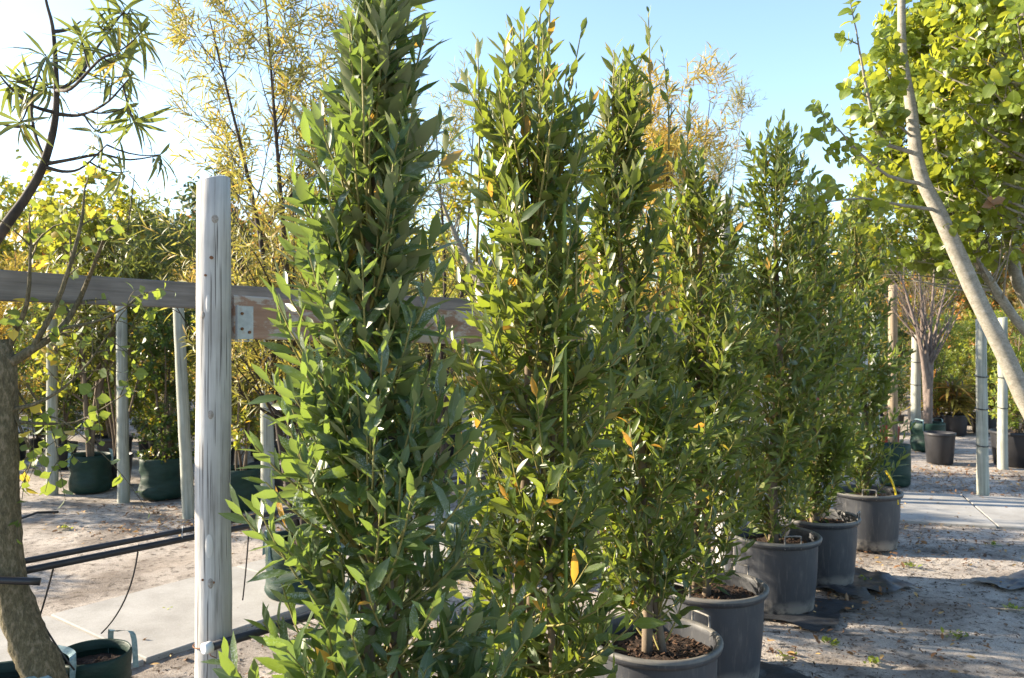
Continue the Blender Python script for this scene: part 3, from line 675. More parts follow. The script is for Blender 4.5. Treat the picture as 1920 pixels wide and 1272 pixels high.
def tree(name, label, cat, loc, tmpl, key, leafmat, bark, g, rng, group=None, single=0, W=None):
    root = thing(name, label, cat, loc, group); tr, bm_, lv = g
    tr.build('trunk', M[bark], root)
    if bm_.n: bm_.build('branches', M[bark], root)['kind'] = 'stuff'
    if lv is not None: crown('foliage', tmpl, key, *lv, M[leafmat], root, rng, None if W is None else rng.uniform(*W, len(lv[0])), single, loc)
    return root
def pxpath(pts, d, base, r, n=24):
    """points (px, py[, extra depth]) at distance d, relative to base"""
    P = [at(p[0], p[1], d+(p[2] if len(p) > 2 else 0))-np.asarray(base) for p in pts]; return smooth_path(P, r, n)

# tree leaning in from the right, pale stems and round cupped leaves
rr = np.random.default_rng(31); b = np.array((2.62, 3.55, 0))
foot = np.array((0, 0, .30))
def rs(pts, d, r, n=30):
    P = [foot]+[at(p[0], p[1], d+(p[2] if len(p) > 2 else 0))-b for p in pts]; return smooth_path(P, r, n)
st = [rs([(2010, 930), (1925, 755), (1872, 640), (1830, 556), (1766, 410), (1724, 322), (1708, 200), (1692, 100), (1690, 0), (1684, -160)], 3.4, [.052, .046, .040, .037, .034, .031, .028, .022, .019, .016, .010]),
      rs([(2060, 900, .2), (1985, 700, .2), (1905, 600, .25), (1852, 522, .3), (1800, 440, .35), (1762, 330, .45), (1750, 200, .5), (1745, 60, .5)], 3.5, [.04, .036, .026, .022, .02, .018, .015, .011, .005]),
      rs([(2070, 900, .4), (1985, 660, .4), (1912, 540, .45), (1893, 440, .5), (1862, 290, .5), (1836, 150, .5), (1800, 0, .5), (1790, -150, .5)], 3.6, [.05, .045, .036, .032, .030, .026, .022, .016, .008]),
      rs([(2100, 800, .1), (2010, 500, .0), (1960, 250, .0), (1915, 30, .0), (1900, -150, .1)], 3.3, [.05, .045, .038, .03, .022, .01])]
ex = []
for pts, r in (([(1706, 285), (1650, 262), (1630, 190), (1616, 120), (1606, 60)], .010), ([(1728, 345), (1665, 330), (1610, 285), (1570, 240)], .009), ([(1765, 395), (1690, 385), (1620, 372), (1556, 378)], .009),
               ([(1712, 260), (1690, 240), (1660, 225)], .006), ([(1700, 170), (1670, 150), (1655, 95)], .005)):
    P, _ = pxpath([(x, y, -.05*i) for i, (x, y) in enumerate(pts)], 3.4, b, [1]*len(pts), 7); ex.append((P, r))
def keepR(e):                                              # the crown starts above head height and hangs clear of the hedge
    w = e+b; return w[1] > 2.7 and w[0] > 1.80 and w[2] > 2.02
g = grow(rr, st[1:], 100, .62, 1.0, .40, 7, .17, .8, 11, .041, (1.1, .7), up=.1, droop=.15, extra=ex, keep=keepR, br=.25)
g[0].tube(st[0][0], st[0][1], 14, rough=.16)
tree('round_leaved_tree', 'pale-stemmed leaning tree with small round glossy green leaves', 'tree', b, ROUND, 'round', 'round', 'bark_pale', g, rr, single=300, W=(.9, 1.1))
grow_bag(b, 'green woven bag at the foot of the leaning round-leaved tree', .24, .36, rr)
for px, py, lab in ((1850, 372, 'curled reddish dead leaf caught among the round green leaves'), (1885, 372, 'broad pointed reddish dead leaf caught beside the pale stem')):
    me = mesh_np('dead_leaf', *make_leaf((0, .2, .45, .7, 1), (0, .2, .13, .22, 0), .35, .5)); o = obj('dead_leaf', me, M['dead']); o.location = at(px, py, 3.05); o.scale = (.085,)*3; o.rotation_euler = (1.3, .3, .4 if px < 1870 else 2.6); tag(o, lab, 'leaf')

# left: dark branching tree with whorls of long drooping leaves
rl = np.random.default_rng(41); b = np.array((-2.75, 3.55, 0)); d = 3.45
main = smooth_path([np.array((0, 0, .3))]+[at(x, y, d)-b for x, y in ((-170, 900), (-110, 620), (0, 440), (46, 375), (79, 316), (101, 240), (106, 170), (100, 60), (86, 0), (70, -90))], [.042, .036, .030, .023, .020, .018, .015, .012, .008, .006, .003], 44)
brs = [[(80, 312), (120, 322), (155, 314), (200, 272, -.1)], [(86, 308), (130, 300), (190, 290, .2), (240, 300, .3), (300, 292, .35)], [(105, 214), (150, 216), (200, 193, -.15), (240, 150, -.25)], [(105, 174), (150, 142, .1), (172, 104, .15), (205, 58, .2), (232, 22, .2)],
       [(104, 212), (60, 198, -.1), (20, 165, -.15), (0, 142, -.2)], [(82, 296), (64, 245, .1), (60, 178, .12), (86, 108, .2)], [(61, 238), (15, 236), (-20, 220)], [(106, 170), (135, 165, -.2), (190, 110, -.3), (225, 100, -.35)], [(100, 60), (130, 55, .1), (152, 40, .1)]]
tr = MB(); tr.tube(main[0], main[1], 9); bm_ = MB(); out = ([], [], [], [])
ends = []
for pts in brs:
    P, R = pxpath(pts, d, b, np.linspace(.009, .003, len(pts)), 14); bm_.tube(P, R, 6, cap=False); ends.append(P)
WH = [(230, 20), (205, 60), (172, 95), (85, 102), (12, 150), (58, 165), (102, 165), (225, 108), (252, 140), (246, 195), (255, 232), (192, 250), (302, 290), (240, 322), (152, 66), (210, 150), (180, 40), (265, 60), (35, 230), (245, 15)]
allp = np.vstack(ends+[main[0][25:]])
for (x, y) in WH:
    c = at(x, y, d+rl.uniform(-.25, .3))-b; q = allp[np.argmin(((allp-c)**2).sum(1))]
    P = bez(q, (q+c)/2+np.array((0, 0, -.04)), c, 6); bm_.tube(P, np.linspace(.0045, .0022, 6), 5, cap=False)
    n = int(rl.integers(13, 19)); T = unit(unit(c-q)+np.array((0, 0, .7))); R_ = perp(T, rl, n); th = rl.uniform(.8, 1.55, n)[:, None]; D = T*np.cos(th)+R_*np.sin(th); D[:, 2] -= .22
    out[0].append(c-T*rl.uniform(0, .05, n)[:, None]); out[1].append(unit(D)); out[2].append(T*np.sin(th)-R_*np.cos(th)+rl.normal(0, .2, (n, 3))+np.array((0, 0, .5))); out[3].append(.14*rl.uniform(.7, 1.2, n))
tree('long_leaved_tree', 'dark forking tree with whorls of long narrow drooping leaves', 'tree', b, STRAP, 'strap', 'strap', 'bark_dark', (tr, bm_, flat(out)), rl, single=280)
grow_bag(b, 'green woven bag at the foot of the dark forking tree', .23, .36, rl)

# left edge: thick green-barked trunk with heart shaped leaves
b = np.array((-2.0, 3.15, 0)); d = 3.15
trunk = smooth_path([np.array((.02, 0, .24))]+[at(x, y, d)-b for x, y in ((86, 1290), (44, 1175), (16, 1060), (10, 930), (8, 800), (6, 690), (-4, 640))], [.085, .078, .066, .054, .048, .047, .052, .038], 60)
L1 = [([(6, 690), (60, 655), (112, 618), (150, 560), (192, 455)], .022), ([(4, 680), (30, 620), (52, 560), (58, 450)], .016), ([(60, 655), (110, 560), (150, 430), (158, 360)], .013), ([(8, 690), (-30, 600), (-60, 480)], .02), ([(112, 618), (190, 600), (245, 570)], .008),
      ([(14, 770), (80, 752), (150, 700), (215, 610)], .009), ([(14, 790), (90, 795), (150, 790), (230, 742)], .008), ([(14, 700), (60, 770), (120, 790), (190, 850)], .006), ([(20, 760), (50, 830), (60, 860), (45, 900)], .006), ([(50, 720), (95, 800), (112, 870)], .005)]
ex = []
for pts, r in L1:
    P, _ = pxpath([(x, y, rl.uniform(-.12, .25)*i/len(pts)) for i, (x, y) in enumerate(pts)], d, b, [1]*len(pts), 9); ex.append((P, r))
g = grow(rl, [trunk], 0, .4, .8, .8, 6, .20, .7, 4, .050, (1.2, .9), up=.12, droop=.35, extra=ex, sides=18)
tree('heart_leaved_tree', 'thick mottled green-brown trunk with sparse yellowing heart-shaped leaves', 'tree', b, HEART, 'heart', 'heart', 'bark_green', g, rl, single=200)
grow_bag(b+np.array((-.02, -.02, 0)), 'green woven bag holding the thick mottled trunk', .23, .34, rl, rz=2.2)
bagx = rowpt(-3.62, 1.72); grow_bag(bagx, 'open green bag with pale blue-grey carrying straps beside the mottled trunk', .155, .30, rl, rz=.6)

# wispy narrow-leaved trees
def wispy(name, label, loc, h, seed, leafmat, nst=3, n1=26, l1=.9, ls=.085, nl=11, group=None, spread=.35, bark='bark_dark'):
    rng = np.random.default_rng(seed); st = []
    for k in range(nst):
        a = rng.uniform(0, 6.28); e = np.array((math.cos(a)*spread*rng.uniform(.3, 1), math.sin(a)*spread*rng.uniform(.3, 1), h*rng.uniform(.82, 1)))
        st.append(smooth_path(wander([(0, 0, .2), e*np.array((.15, .15, .3)), e*np.array((.5, .5, .62)), e], rng, .03), [.028, .024, .016, .004], 20))
    g = grow(rng, st, n1, l1, .85, .30, 7, .30, .6, nl, ls, (1.0, .6), up=.35, droop=.12, br=.4)
    return tree(name, label, 'tree', loc, WISP, 'wisp', leafmat, bark, g, rng, group)
bw = np.append((570-960)/FPX*5.3, (5.3, 0)); wispy('wispy_tree', 'wispy multi-stemmed tree with narrow yellowish leaves behind the tallest hedge tree', bw, 4.3, 51, 'wisp', 4, 34, .95, .10, 14, spread=.75)
grow_bag(bw, 'green woven bag under the wispy tree by the concrete path', .24, .38, rl)
bw2 = np.append((1235-960)/FPX*9.2, (9.2, 0)); wispy('wispy_tree', 'golden wispy tree rising behind the flat-topped hedge tree', bw2, 5.0, 52, 'gold', 4, 32, 1.1, .14, 12, spread=.7)
bw3 = np.append((835-960)/FPX*7.6, (7.6, 0)); wispy('wispy_tree', 'small thin wispy tree between the two nearest hedge trees', bw3, 3.8, 53, 'wisp', 3, 22, .8, .1, 10)
rt = np.random.default_rng(54); b = np.array(((1370-960)/FPX*7.4, 7.4, 0))   # a thin sapling with two airy heads
st = [smooth_path([(-.05, 0, 0), (-.08, 0, 1.4), (.0, 0, 2.9), (.11, 0, 3.85)], [.014, .011, .007, .003], 16), smooth_path([(-.05, 0, 0), (-.1, 0, 1.4), (-.12, 0, 2.6), (-.08, 0, 3.25)], [.012, .01, .006, .003], 16)]
g = grow(rt, st, 9, .30, .6, .90, 6, .16, .7, 7, .075, (1.0, .6), up=.3)
tree('sapling', 'very thin sapling with two airy tufts against the sky', 'tree', b, WISP, 'wisp', 'wisp', 'bark_pale', g, rt)

# tree with a smooth pale trunk in the second row, crown of round yellow-green leaves
rt = np.random.default_rng(55); b = rowpt(-3.5, 4.68); b[0] = (900-960)/FPX*b[1]
st = [smooth_path([(0, 0, .3), (.0, 0, 1.0), (.02, 0, 1.8), (.0, .05, 2.3)], [.068, .06, .052, .04], 18), smooth_path([(0, .04, 2.1), (-.2, .1, 2.5), (-.35, .1, 2.9)], [.03, .02, .005], 10), smooth_path([(0, .04, 2.1), (.2, .1, 2.5), (.3, .2, 3.0)], [.03, .02, .005], 10)]
g = grow(rt, st[1:], 16, .5, .8, .2, 5, .2, .7, 7, .06, (1.1, .7), up=.1, droop=.2); g[0].tube(*st[0], 12)
tree('pale_trunk_tree', 'straight pale-trunked tree with yellowish round leaves behind the bright hedge tree', 'tree', b, OVAL, 'oval', 'lime', 'bark_pale', g, rt)
grow_bag(b, 'green woven bag holding the straight pale-trunked tree', .24, .38, rt)

# ------------------------------------------------------------------ shrubs and trees beyond
def shrub_parts(seed, h, nst, n1, l1, n2, l2, nl, ls, spread, leafmat, tmpl, key, name, label, cat, loc, bark='bark_brown', low=.25, r0=.018, up=.25, droop=.1, group=None, trunk=0.0, a1=.9):
    rng = np.random.default_rng(seed); st = []
    for k in range(nst):
        a = k*2.4+rng.uniform(0, 1); q = spread*rng.uniform(.5, 1); e = np.array((math.cos(a)*q, math.sin(a)*q, h*rng.uniform(.8, 1)))
        z0 = .22
        pts = [(0, 0, z0), e*np.array((.12, .12, .22))+np.array((0, 0, trunk*.5)), e*np.array((.55, .55, .6)), e]
        st.append(smooth_path(wander(pts, rng, .02), [r0, r0*.85, r0*.5, r0*.15], 16))
    g = grow(rng, st, n1, l1, a1, low, n2, l2, .8, nl, ls, (1.1, .7), up=up, droop=droop, br=.45)
    return tree(name, label, cat, loc, tmpl, key, leafmat, bark, g, rng, group)
rb = np.random.default_rng(61)
# the ones that stand out on the left
pb = gp(288, 940)+np.array((0, .24, 0)); grow_bag(pb, 'wrinkled dark green bag with leaf litter at its foot, holding a dense shrub', .235, .42, rb, handles=False)
shrub_parts(201, 2.15, 6, 14, .34, 6, .16, 10, .055, .30, 'dark', OVAL, 'oval', 'leafy_shrub', 'dense dark glossy shrub in the wrinkled green bag', 'shrub', pb, low=.12)
pb = gp(150, 928)+np.array((0, .22, 0)); grow_bag(pb, 'dark green bag with folded top ears, holding a slim brown trunk', .215, .40, rb)
shrub_parts(202, 3.7, 4, 13, .8, 6, .25, 7, .085, .65, 'lime', HEART, 'heart2', 'open_tree', 'open-crowned tree with large yellow-green leaves and slim brown trunk', 'tree', pb, low=.42, r0=.035)
pb = gp(437, 962)+np.array((0, .2, 0)); grow_bag(pb, 'green bag standing directly behind the bleached post', .2, .40, rb, handles=False)
shrub_parts(203, 2.2, 4, 13, .4, 6, .18, 9, .06, .28, 'lime', OVAL, 'oval', 'leafy_shrub', 'bright yellow leaning shrub behind the bleached post', 'shrub', pb, low=.3)
pb = at(215, 520, 9.3); pb[2] = 0
shrub_parts(204, 3.1, 6, 15, .85, 6, .32, 10, .16, .75, 'strap', STRAP, 'strap', 'narrow_leaved_tree', 'bushy tree of long narrow yellow-green leaves above the grey rail', 'tree', pb, low=.5, up=.2, droop=.3)
black_pot(pb, 'black pot under the bushy narrow-leaved tree', .2, .36, rb)
pb = at(500, 520, 8.6); pb[2] = 0
shrub_parts(205, 2.75, 4, 15, .7, 6, .22, 9, .06, .5, 'amber', OVAL, 'oval', 'leafy_shrub', 'amber and yellow tinged tree above the rail behind the tallest hedge tree', 'tree', pb, low=.4)
black_pot(pb, 'black pot under the amber tinged tree', .2, .36, rb)
# prototypes for the rows behind, each in a black pot
KINDS = [('lime', 2.5, OVAL, .065, 'yellow-green leafy shrub in the rows behind'), ('dark', 2.3, OVAL, .06, 'dark glossy leafy shrub in the rows behind'), ('amber', 2.9, OVAL, .065, 'amber tinged leafy shrub in the rows behind'),
         ('round', 2.4, OVAL, .07, 'fresh green leafy shrub in the rows behind'), ('gold', 3.1, WISP, .12, 'golden narrow-leaved shrub in the rows behind')]
protos = []
LM = [(20, 'mottled trunk'), (150, 'bag with folded ears'), (288, 'wrinkled green bag'), (395, 'bleached post'), (503, 'straight pale stake'), (690, 'tallest hedge tree'), (840, 'gap by the tallest hedge'), (980, 'bright loose-shooted hedge tree'), (1160, 'two-stemmed hedge tree'), (1310, 'flat-topped hedge tree'),
      (1450, 'cone-shaped hedge tree'), (1610, 'last hedge tree'), (1735, 'bare-branched shrub'), (1843, 'tall stake with black ties'), (1910, 'leaning pale stems')]
def near(px):
    return None if px < -30 or px > 1950 else min(LM, key=lambda q: abs(q[0]-px))[1]
def where(px, kind, row):
    n_ = near(px); return kind+(' beyond the edge of the rows' if n_ is None else ' %s the %s' % (row, n_))
def nexts(lst=[0]): lst[0] += 1; return lst[0]
spots = []
for px in range(-160, 1150, 92): spots.append((px+rb.uniform(-25, 25), 10.6+rb.uniform(-.5, .6)))
for px in range(-120, 1250, 105): spots.append((px+rb.uniform(-30, 30), 13.4+rb.uniform(-.6, .8)))
for px in (1585, 1655, 1760, 1845, 1935, 2020): spots.append((px+rb.uniform(-10, 10), 14.6+rb.uniform(-.5, .5)))
for px in (1560, 1640, 1720, 1800, 1890, 1980, 2080): spots.append((px, 17.5+rb.uniform(-.8, .8)))
for x, y in ((-7.2, 4.4), (-8.6, 6.3), (-6.4, 2.2), (-9.6, 3.5), (-8.0, 8.6)): spots.append((960+x/y*FPX, y))  # shrubs out of view to the left, added to cast dappled shade
LOW = len(spots)
for px in range(-60, 1010, 66): spots.append((px+rb.uniform(-18, 18), 11.8+rb.uniform(-.5, .5)))
for px in range(1690, 1960, 44): spots.append((px+rb.uniform(-12, 12), 16+rb.uniform(-.4, .4)))
mbp = None
for k, (px, d) in enumerate(spots):
    p = np.array(((px-960)/FPX*d, d, 0)); kind = int(rb.integers(0, len(KINDS))); lm, h, tm, ls, lab = KINDS[kind]
    hit = [q for q in protos if q[0] == kind]
    s = rb.uniform(.82, 1.15); rz = rb.uniform(0, 6.28)
    if k >= LOW: kind = (1, 1, 3, 0)[k % 4]; lm, h, tm, ls, lab = KINDS[kind]; lab = 'low '+lab; hit = [q for q in protos if q[0] == kind]; s *= .55
    if not hit:
        o = shrub_parts(300+kind, h, 5, 14, .62, 6, .22, 10, ls, .45, lm, tm, 'b%d' % kind, 'leafy_shrub', lab, 'shrub', p, low=.2, group='potted shrubs in the rows behind'); protos.append((kind, o)); o.scale = (s, s, s)
    else: o = copy_tree(hit[0][1], p, rz, s)
    row = 'behind' if d < 12 else 'far behind'
    o['label'] = where(px, lab.replace(' in the rows behind', ''), row)
    if mbp is None: mbp = black_pot(p, 'black plastic pot under a shrub in the rows behind', .2, .36, rb, 'black pots in the rows behind')
    else: mbq = copy_tree(mbp, p, rz, s)
    (mbp if k == 0 else mbq)['label'] = where(px, ('small black pot under %s shrub' if k >= LOW else 'black pot under %s shrub') % {'lime': 'a yellow-green', 'dark': 'a dark glossy', 'amber': 'an amber', 'round': 'a fresh green', 'gold': 'a golden'}[lm], row)
# trees further off
FT = []
for k, (px, d, h, lm) in enumerate([(355, 19, 5.0, 'far'), (60, 22, 5.4, 'amber'), (230, 24, 5.6, 'lime'), (470, 23, 4.6, 'amber'), (620, 25, 4.6, 'far'), (800, 22, 4.4, 'lime'), (960, 26, 4.6, 'far'), (1120, 24, 4.8, 'amber'), (1330, 27, 5, 'lime'),
                                    (1590, 26, 5.6, 'amber'), (1680, 22, 4.8, 'lime'), (1780, 28, 5.6, 'lime'), (1880, 23, 5.0, 'amber'), (2000, 26, 5.4, 'far'), (2120, 22, 5.2, 'lime'), (-60, 18, 5.6, 'lime'), (-220, 20, 5.8, 'far'), (-420, 17, 5.0, 'amber'), (-700, 18, 5.5, 'lime')]):
    p = np.array(((px-960)/FPX*d, d, 0)); hit = [q for q in FT if q[0] == lm]
    lab = {'far': 'dark rounded tree standing far behind the nursery rows', 'amber': 'amber tinted tree standing far behind the nursery rows', 'lime': 'pale yellow-green tree standing far behind the nursery rows'}[lm]
    if not hit:
        o = shrub_parts(400+len(FT), h, 6, 20, 1.5, 7, .5, 9, .17, 1.5, lm, OVAL, 'ft'+lm, 'far_tree', lab, 'tree', p, low=.22, r0=.06, group='trees far behind'); FT.append((lm, o))
    else: o = copy_tree(hit[0][1], p, rb.uniform(0, 6.28), rb.uniform(.85, 1.1))
    o['label'] = where(px, lab.replace(' standing far behind the nursery rows', ''), 'far off behind')
# a wood that closes the horizon
n = 15000; th = rb.uniform(-1.25, 1.25, n); rad = rb.uniform(42, 58, n); hh = 3.2+2.6*vnoise(th*14+40, th*0+3, 5)+1.2*vnoise(th*60+40, th*0+3, 6)
P = np.column_stack((rad*np.sin(th), rad*np.cos(th), rb.uniform(0, 1, n)**.8*hh))
o = leaf_cloud('distant_wood', OVAL, P, rb.normal(size=(n, 3)), rb.normal(size=(n, 3))+np.array((0, -.4, .5)), rb.uniform(.5, 1.1, n), M['far'], None, rb)
tag(o, 'dark line of distant trees along the horizon', 'woodland')

# ------------------------------------------------------------------ treated poles
def pole(px, base, topy, wpx, lean, mat, label, ties=()):
    g_ = gp(px, base); d = g_[1]; h = CAMZ-(topy-636)/FPX*d; r = wpx/2/FPX*d
    root = thing('tree_stake', label, 'stake', g_); post_mesh(r*1.05, r*.92, h, rp, 12, below=.03, slant=.006, flatn=.05).build('pole', M[mat], root)
    for z in ties:
        mb = MB(); q = np.linspace(0, 2*np.pi, 20); mb.tube(np.column_stack((r*1.07*np.cos(q), r*1.07*np.sin(q), z+.012*np.sin(q))), .006, 5); mb.build('tie', M['pipe'], root)
    root.rotation_euler = (0, lean, 0)
pole(232, 940, 560, 21, -.012, 'pole', 'pale green treated stake left of the wrinkled green bag')
pole(354, 970, 560, 21, -.05, 'pole', 'leaning pale stake between the wrinkled bag and the bleached post')
pole(503, 966, 600, 25, -.012, 'pole', 'straight pale stake just right of the bleached post')
pole(98, 926, 600, 20, 0, 'pole', 'greenish stake beside the dark green bag with ears')
pole(872, 900, 560, 13, 0, 'pole', 'thin grey stake next to the straight pale trunk')
pole(1382, 905, 560, 13, 0, 'pole', 'thin grey stake between the flat-topped and cone-shaped hedge trees')
pole(1556, 880, 570, 13, 0, 'pole', 'slender stake between the short and the last hedge trees')
pole(1640, 892, 590, 18, 0, 'pole', 'whitish stake just behind the last grey pot')
pole(1843, 930, 598, 20, -.012, 'pole', 'tall pale stake with black ties at the edge of the concrete cross path', (.55, .95, 1.3))
pole(1880, 878, 596, 17, 0, 'pole', 'pale stake beside the big black pot on the right', (.8, 1.2))
pole(1716, 842, 628, 17, .01, 'pole', 'pale stake tied to the bare-branched shrub', (1.0, 1.35))
pole(1674, 838, 535, 17, 0, 'polebrown', 'tall brown stake left of the bare-branched shrub', (1.3,))

# ------------------------------------------------------------------ right background
p = gp(1740, 845); rt = np.random.default_rng(71); st = []
for k, (ex_, ez) in enumerate(((-.75, 3.2), (-.25, 3.4), (.2, 3.5), (.6, 3.1))): st.append(smooth_path([(0, 0, .3), (ex_*.05, 0, 1.1), (ex_*.35, .1*k-.15, 1.9), (ex_, .2*k-.3, ez)], [.065, .05, .024, .004], 18))
g = grow(rt, st, 16, .8, .6, .4, 5, .4, .5, 0, .1, (1, .6), up=.3, br=.5)
tree('bare_shrub', 'leafless shrub with pinkish grey branches in a green bag', 'shrub', p, OVAL, 'oval', 'lime', 'bark_pink', g, rt)
grow_bag(p, 'dark green bag under the bare-branched shrub', .24, .42, rt)
grow_bag(gp(1693, 915)+np.array((0, .2, 0)), 'faded green bag just behind the last grey pot', .17, .46, rt, handles=False)
black_pot(gp(1762, 868), 'black pot right of the green bags', .2, .42, rt)
black_pot(gp(1668, 835), 'red plastic pot by the brown stake', .16, .3, rt, mat='red')
for px, py, lab in ((1790, 815, 'spiky rosette plant in a square-shouldered black pot'), (1845, 812, 'spiky rosette plant half hidden behind the tall pale stake'), (1748, 806, 'spiky rosette plant behind the bare-branched shrub')):
    q = gp(px, py); black_pot(q, 'black pot holding the '+lab.replace(' in a square-shouldered black pot', ' left of the tall stake'), .22, .36, rt)
    n = 170; D = rt.normal(size=(n, 3)); D[:, 2] = np.abs(D[:, 2])*.9+.15; D = unit(D); root = thing('spiky_plant', lab, 'plant', q)
    P = np.column_stack((rt.normal(0, .05, n), rt.normal(0, .05, n), .32+rt.uniform(0, .55, n))); mb = MB()
    for k in range(4): mb.tube(bez(np.array((.04*k-.06, 0, .3)), np.array((.05*k-.08, 0, .6)), np.array((.09*k-.13, 0, .95)), 5), .014, 6)
    mb.build('stems', M['bark_brown'], root)['kind'] = 'stuff'
    leaf_cloud('foliage', STRAP, P, D, np.tile((0, 0, 1.), (n, 1))+rt.normal(0, .2, (n, 3)), rt.uniform(.3, .5, n), M['amber'], root, rt)
q = gp(1905, 872); black_pot(q, 'big black pot at the right beside the pale stake', .32, .46, rt)
shrub_parts(206, 2.1, 5, 12, .5, 6, .2, 9, .06, .35, 'round', OVAL, 'oval', 'leafy_shrub', 'green shrub growing in the big black pot', 'shrub', q, low=.3)

# ------------------------------------------------------------------ irrigation pipes
def hang(a, b, sag, r, mat, n=14, k=6):
    t = np.linspace(0, 1, n)[:, None]; P = a*(1-t)+b*t; P[:, 2] -= sag*4*(t*(1-t))[:, 0]; mb = MB(); mb.tube(P, r, k); return mb
a = rowpt(-3.50, -.6, .80); e = rowpt(-3.50, 8.9, .70)
p2 = thing('water_pipe', 'pair of black irrigation pipes slung along the bagged trees', 'pipe', (a[0], a[1], 0)); o0 = np.array((a[0], a[1], 0))
hang(a-o0, e-o0, .02, .0155, 0, 30, 8).build('pipe', M['pipe'], p2); hang(a-o0+np.array((0, 0, .034)), e-o0+np.array((0, 0, .034)), .012, .013, 0, 30, 8).build('pipe', M['pipe'], p2)
for t in np.linspace(.06, .95, 9):
    c = (a*(1-t)+e*t)-o0; mb = MB(); q = np.linspace(0, 2*np.pi, 14); mb.tube(np.column_stack((0*q, .020*np.cos(q), .036*np.sin(q)))+c+np.array((0, 0, .014)), .002, 4); mb.build('clip', M['galv'], p2)
for k, (px0, px1, py1) in enumerate(((30, 140, 1300), (103, 45, 1300), (260, 190, 1290), (468, 455, 1180))):
    t_ = (px0-960)/FPX; dd = -3.50/(t_*.8-.6); c = np.array((t_*dd, dd, .775)); dd2 = dd+.04; f_ = at(px1, py1, dd2); f_[2] = max(f_[2], .36)
    P = bez(c, (c+f_)/2+np.array((.06 if k == 2 else .0, 0, -.06)), f_, 12)-o0; mb = MB(); mb.tube(P, .0038, 6); mb.build('dripper', M['pipe'], p2)
s0 = at(-60, 1086, 3.02); s1 = at(76, 1091, 3.10); mb = MB(); mb.tube(np.linspace(s0, s1, 6), .015, 10); tag(mb.build('pipe_stub', M['pipe']), 'short cut end of black pipe in front of the mottled trunk', 'pipe')
a = rowpt(-2.0, 1.20, .845)+u3*.06; e = rowpt(-2.0, 8.5, .74); o0 = np.array((a[0], a[1], 0))
p1 = thing('water_pipe', 'black irrigation pipe with a white end cap running behind the hedge pots', 'pipe', o0); hang(a-o0, e-o0, .03, .0125, 0, 24, 10).build('pipe', M['pipe'], p1)
mb = MB(); mb.tube([a-o0-u3*.012, a-o0-u3*.010, a-o0+u3*.012, a-o0+u3*.013], [.012, .016, .016, .0135], 14); mb.build('end_cap', M['whiteplastic'], p1)
mb = MB(); mb.tube([gp(38, 975)+(0, 0, .01), gp(70, 965)+(0, 0, .02), gp(110, 962)+(0, 0, .008)], .012, 8); tag(mb.build('pipe_offcut', M['pipe']), 'length of black pipe lying on the sand by the mottled trunk', 'pipe')

# ------------------------------------------------------------------ torn film and litter
def film(name, label, c, lx, ly, rz, seed, mat='film', amp=.05):
    rng = np.random.default_rng(seed); nx, ny = 26, 18; x, y = np.meshgrid(np.linspace(-.5, .5, nx), np.linspace(-.5, .5, ny), indexing='ij')
    ex_ = 1+.35*(vnoise(y*4+9, x*0+seed, seed)-.5); ey_ = 1+.5*(vnoise(x*5+9, y*0+seed, seed+1)-.5)
    X = x*lx*ex_; Y = y*ly*ey_; Z = .006+amp*np.maximum(0, vnoise(X*7+20, Y*9+20, seed)-.42)+amp*.35*np.abs(vnoise(X*22+20, Y*17+20, seed+2)-.5)
    i = np.arange(nx-1)[:, None]*ny; j = np.arange(ny-1)[None]; F = np.stack((i+j, i+ny+j, i+ny+j+1, i+j+1), -1).reshape(-1, 4)
    o = obj(name, mesh_np(name, np.stack((X, Y, Z), -1).reshape(-1, 3), F), M[mat]); o.location = [float(v) for v in c]; o.rotation_euler = (0, 0, rz); return tag(o, label, 'plastic sheet')
film('plastic_film', 'black film under the grey pot with whitish dirt marks', HD[4][0]+np.array((.12, -.12, 0)), .6, .5, .9, 81, amp=.03)
film('plastic_film', 'crumpled black film sticking out beside the silvery sleeve', HD[5][0]+np.array((.16, -.06, 0)), .6, .6, .6, 82, amp=.07)
film('plastic_film', 'black film under the pot with the pale stem', HD[3][0]+np.array((.1, -.15, 0)), .55, .5, .9, 83, amp=.03)
film('plastic_film', 'torn black sheet lying alone on the sand at the right', gp(1912, 1092)+np.array((.1, 0, 0)), .75, .3, .2, 84, amp=.10)
q = gp(1552, 1094); mb = MB(); P = np.linspace(q+np.array((-.16, .02, .04)), q+np.array((.13, -.02, .035)), 12); mb.tube(P, .033+.008*np.sin(np.arange(12)*1.7), 12); tag(mb.build('plastic_sleeve', M['greyfilm']), 'silvery crumpled plastic sleeve lying between two grey pots', 'plastic sleeve')
rf = np.random.default_rng(91)
def scatter(n, fn): return np.vstack([fn() for _ in range(n)])
C = []
for (px, py, n_, sx, sy) in ((330, 985, 420, .55, .3), (430, 990, 200, .4, .3), (470, 905, 260, .6, .5), (300, 955, 160, .5, .2), (1690, 1010, 140, .4, .3), (1800, 900, 420, .9, .5), (1560, 1110, 90, .3, .25), (1740, 885, 220, .6, .3), (700, 900, 200, .8, .5)):
    g_ = gp(px, py); C.append(np.column_stack((g_[0]+rf.normal(0, sx, n_), g_[1]+rf.normal(0, sy, n_))))
n_ = 1500; t = rf.uniform(-1, 12, n_); C.append(np.column_stack([(rf.normal(-1.5, .55, n_)*NV[i]+t*U[i]) for i in (0, 1)]))
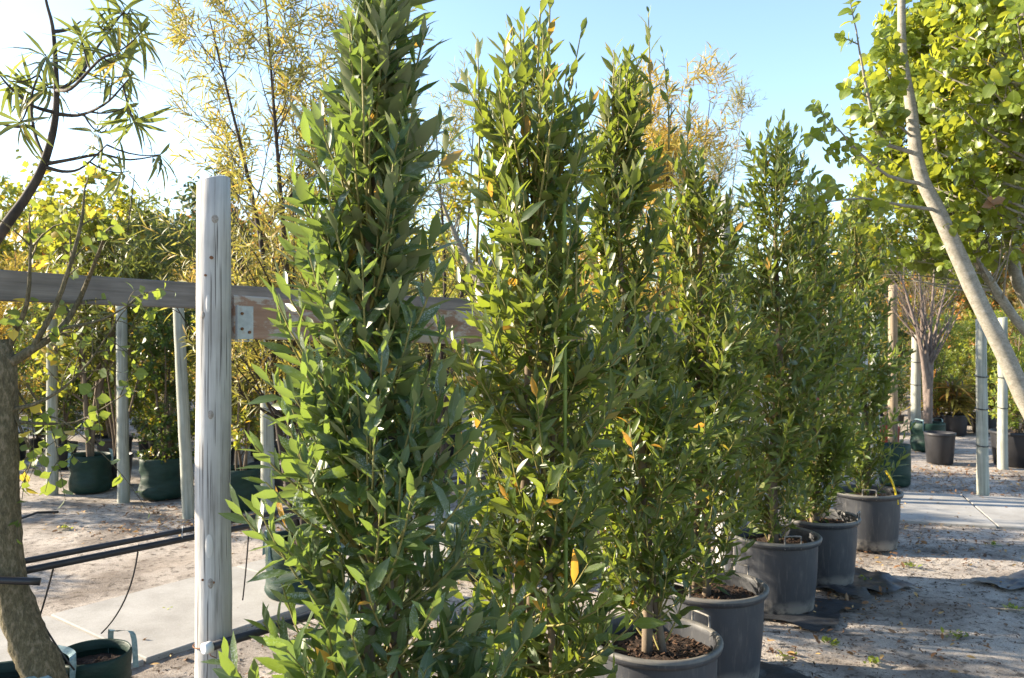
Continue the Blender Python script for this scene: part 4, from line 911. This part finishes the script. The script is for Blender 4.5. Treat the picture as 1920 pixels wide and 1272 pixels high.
n_ = 1100; t = rf.uniform(-1, 12, n_); C.append(np.column_stack([(rf.normal(-3.6, .5, n_)*NV[i]+t*U[i]) for i in (0, 1)]))
C.append(np.column_stack((rf.uniform(.8, 6, 900), rf.uniform(3, 9, 900))))
C.append(np.column_stack((rf.uniform(-7, 8, 900), rf.uniform(8, 14, 900))))
C = np.vstack(C); n = len(C); P = np.column_stack((C, rf.uniform(.0, .014, n)))
D = rf.normal(size=(n, 3)); D[:, 2] *= .2
o = leaf_cloud('fallen_leaves', OVAL+LANCE[:1], P, D, rf.normal(0, .35, (n, 3))+np.array((0, 0, 1.)), rf.uniform(.018, .06, n), M['dead'], None, rf); tag(o, 'brown fallen leaves scattered over the sand', 'leaf litter')
def crumbs(n):
    t = rf.uniform(-1.5, 11, n); k = rf.integers(0, 3, n); nn = np.where(k == 0, rf.normal(-1.25, .45, n), np.where(k == 1, rf.normal(-3.4, .6, n), rf.uniform(-3.0, 2.5, n)))
    return np.column_stack((nn*NV[0]+t*U[0], nn*NV[1]+t*U[1], rf.uniform(-.004, .004, n)))
o = chips(16000, rf, crumbs, .013, M['chip'], 'bark_crumbs', None); tag(o, 'dark bark crumbs and grit strewn over the sandy ground', 'bark mulch')

# small weeds in the sand
rw = np.random.default_rng(95); PP, DD, NN, SS = [], [], [], []
for px, py in ((1625, 1088), (1700, 1060), (1560, 1205), (1790, 1190), (1860, 1020), (450, 925), (300, 1150), (345, 1175), (470, 940), (120, 990), (1900, 1140), (1640, 1240), (1470, 1230)):
    c = gp(px, py); n = int(rw.integers(12, 28)); a_ = rw.uniform(0, 6.28, n); PP.append(c+np.column_stack((rw.normal(0, .025, n), rw.normal(0, .025, n), np.full(n, -.004)))); DD.append(np.column_stack((np.cos(a_), np.sin(a_), rw.uniform(.2, 1.4, n)))); NN.append(np.tile((0, 0, 1.), (n, 1))+rw.normal(0, .3, (n, 3))); SS.append(rw.uniform(.02, .05, n))
o = leaf_cloud('ground_weeds', OVAL, np.vstack(PP), np.vstack(DD), np.vstack(NN), np.concatenate(SS), M['round'], None, rw); tag(o, 'small green weeds sprouting here and there from the sand', 'weeds')
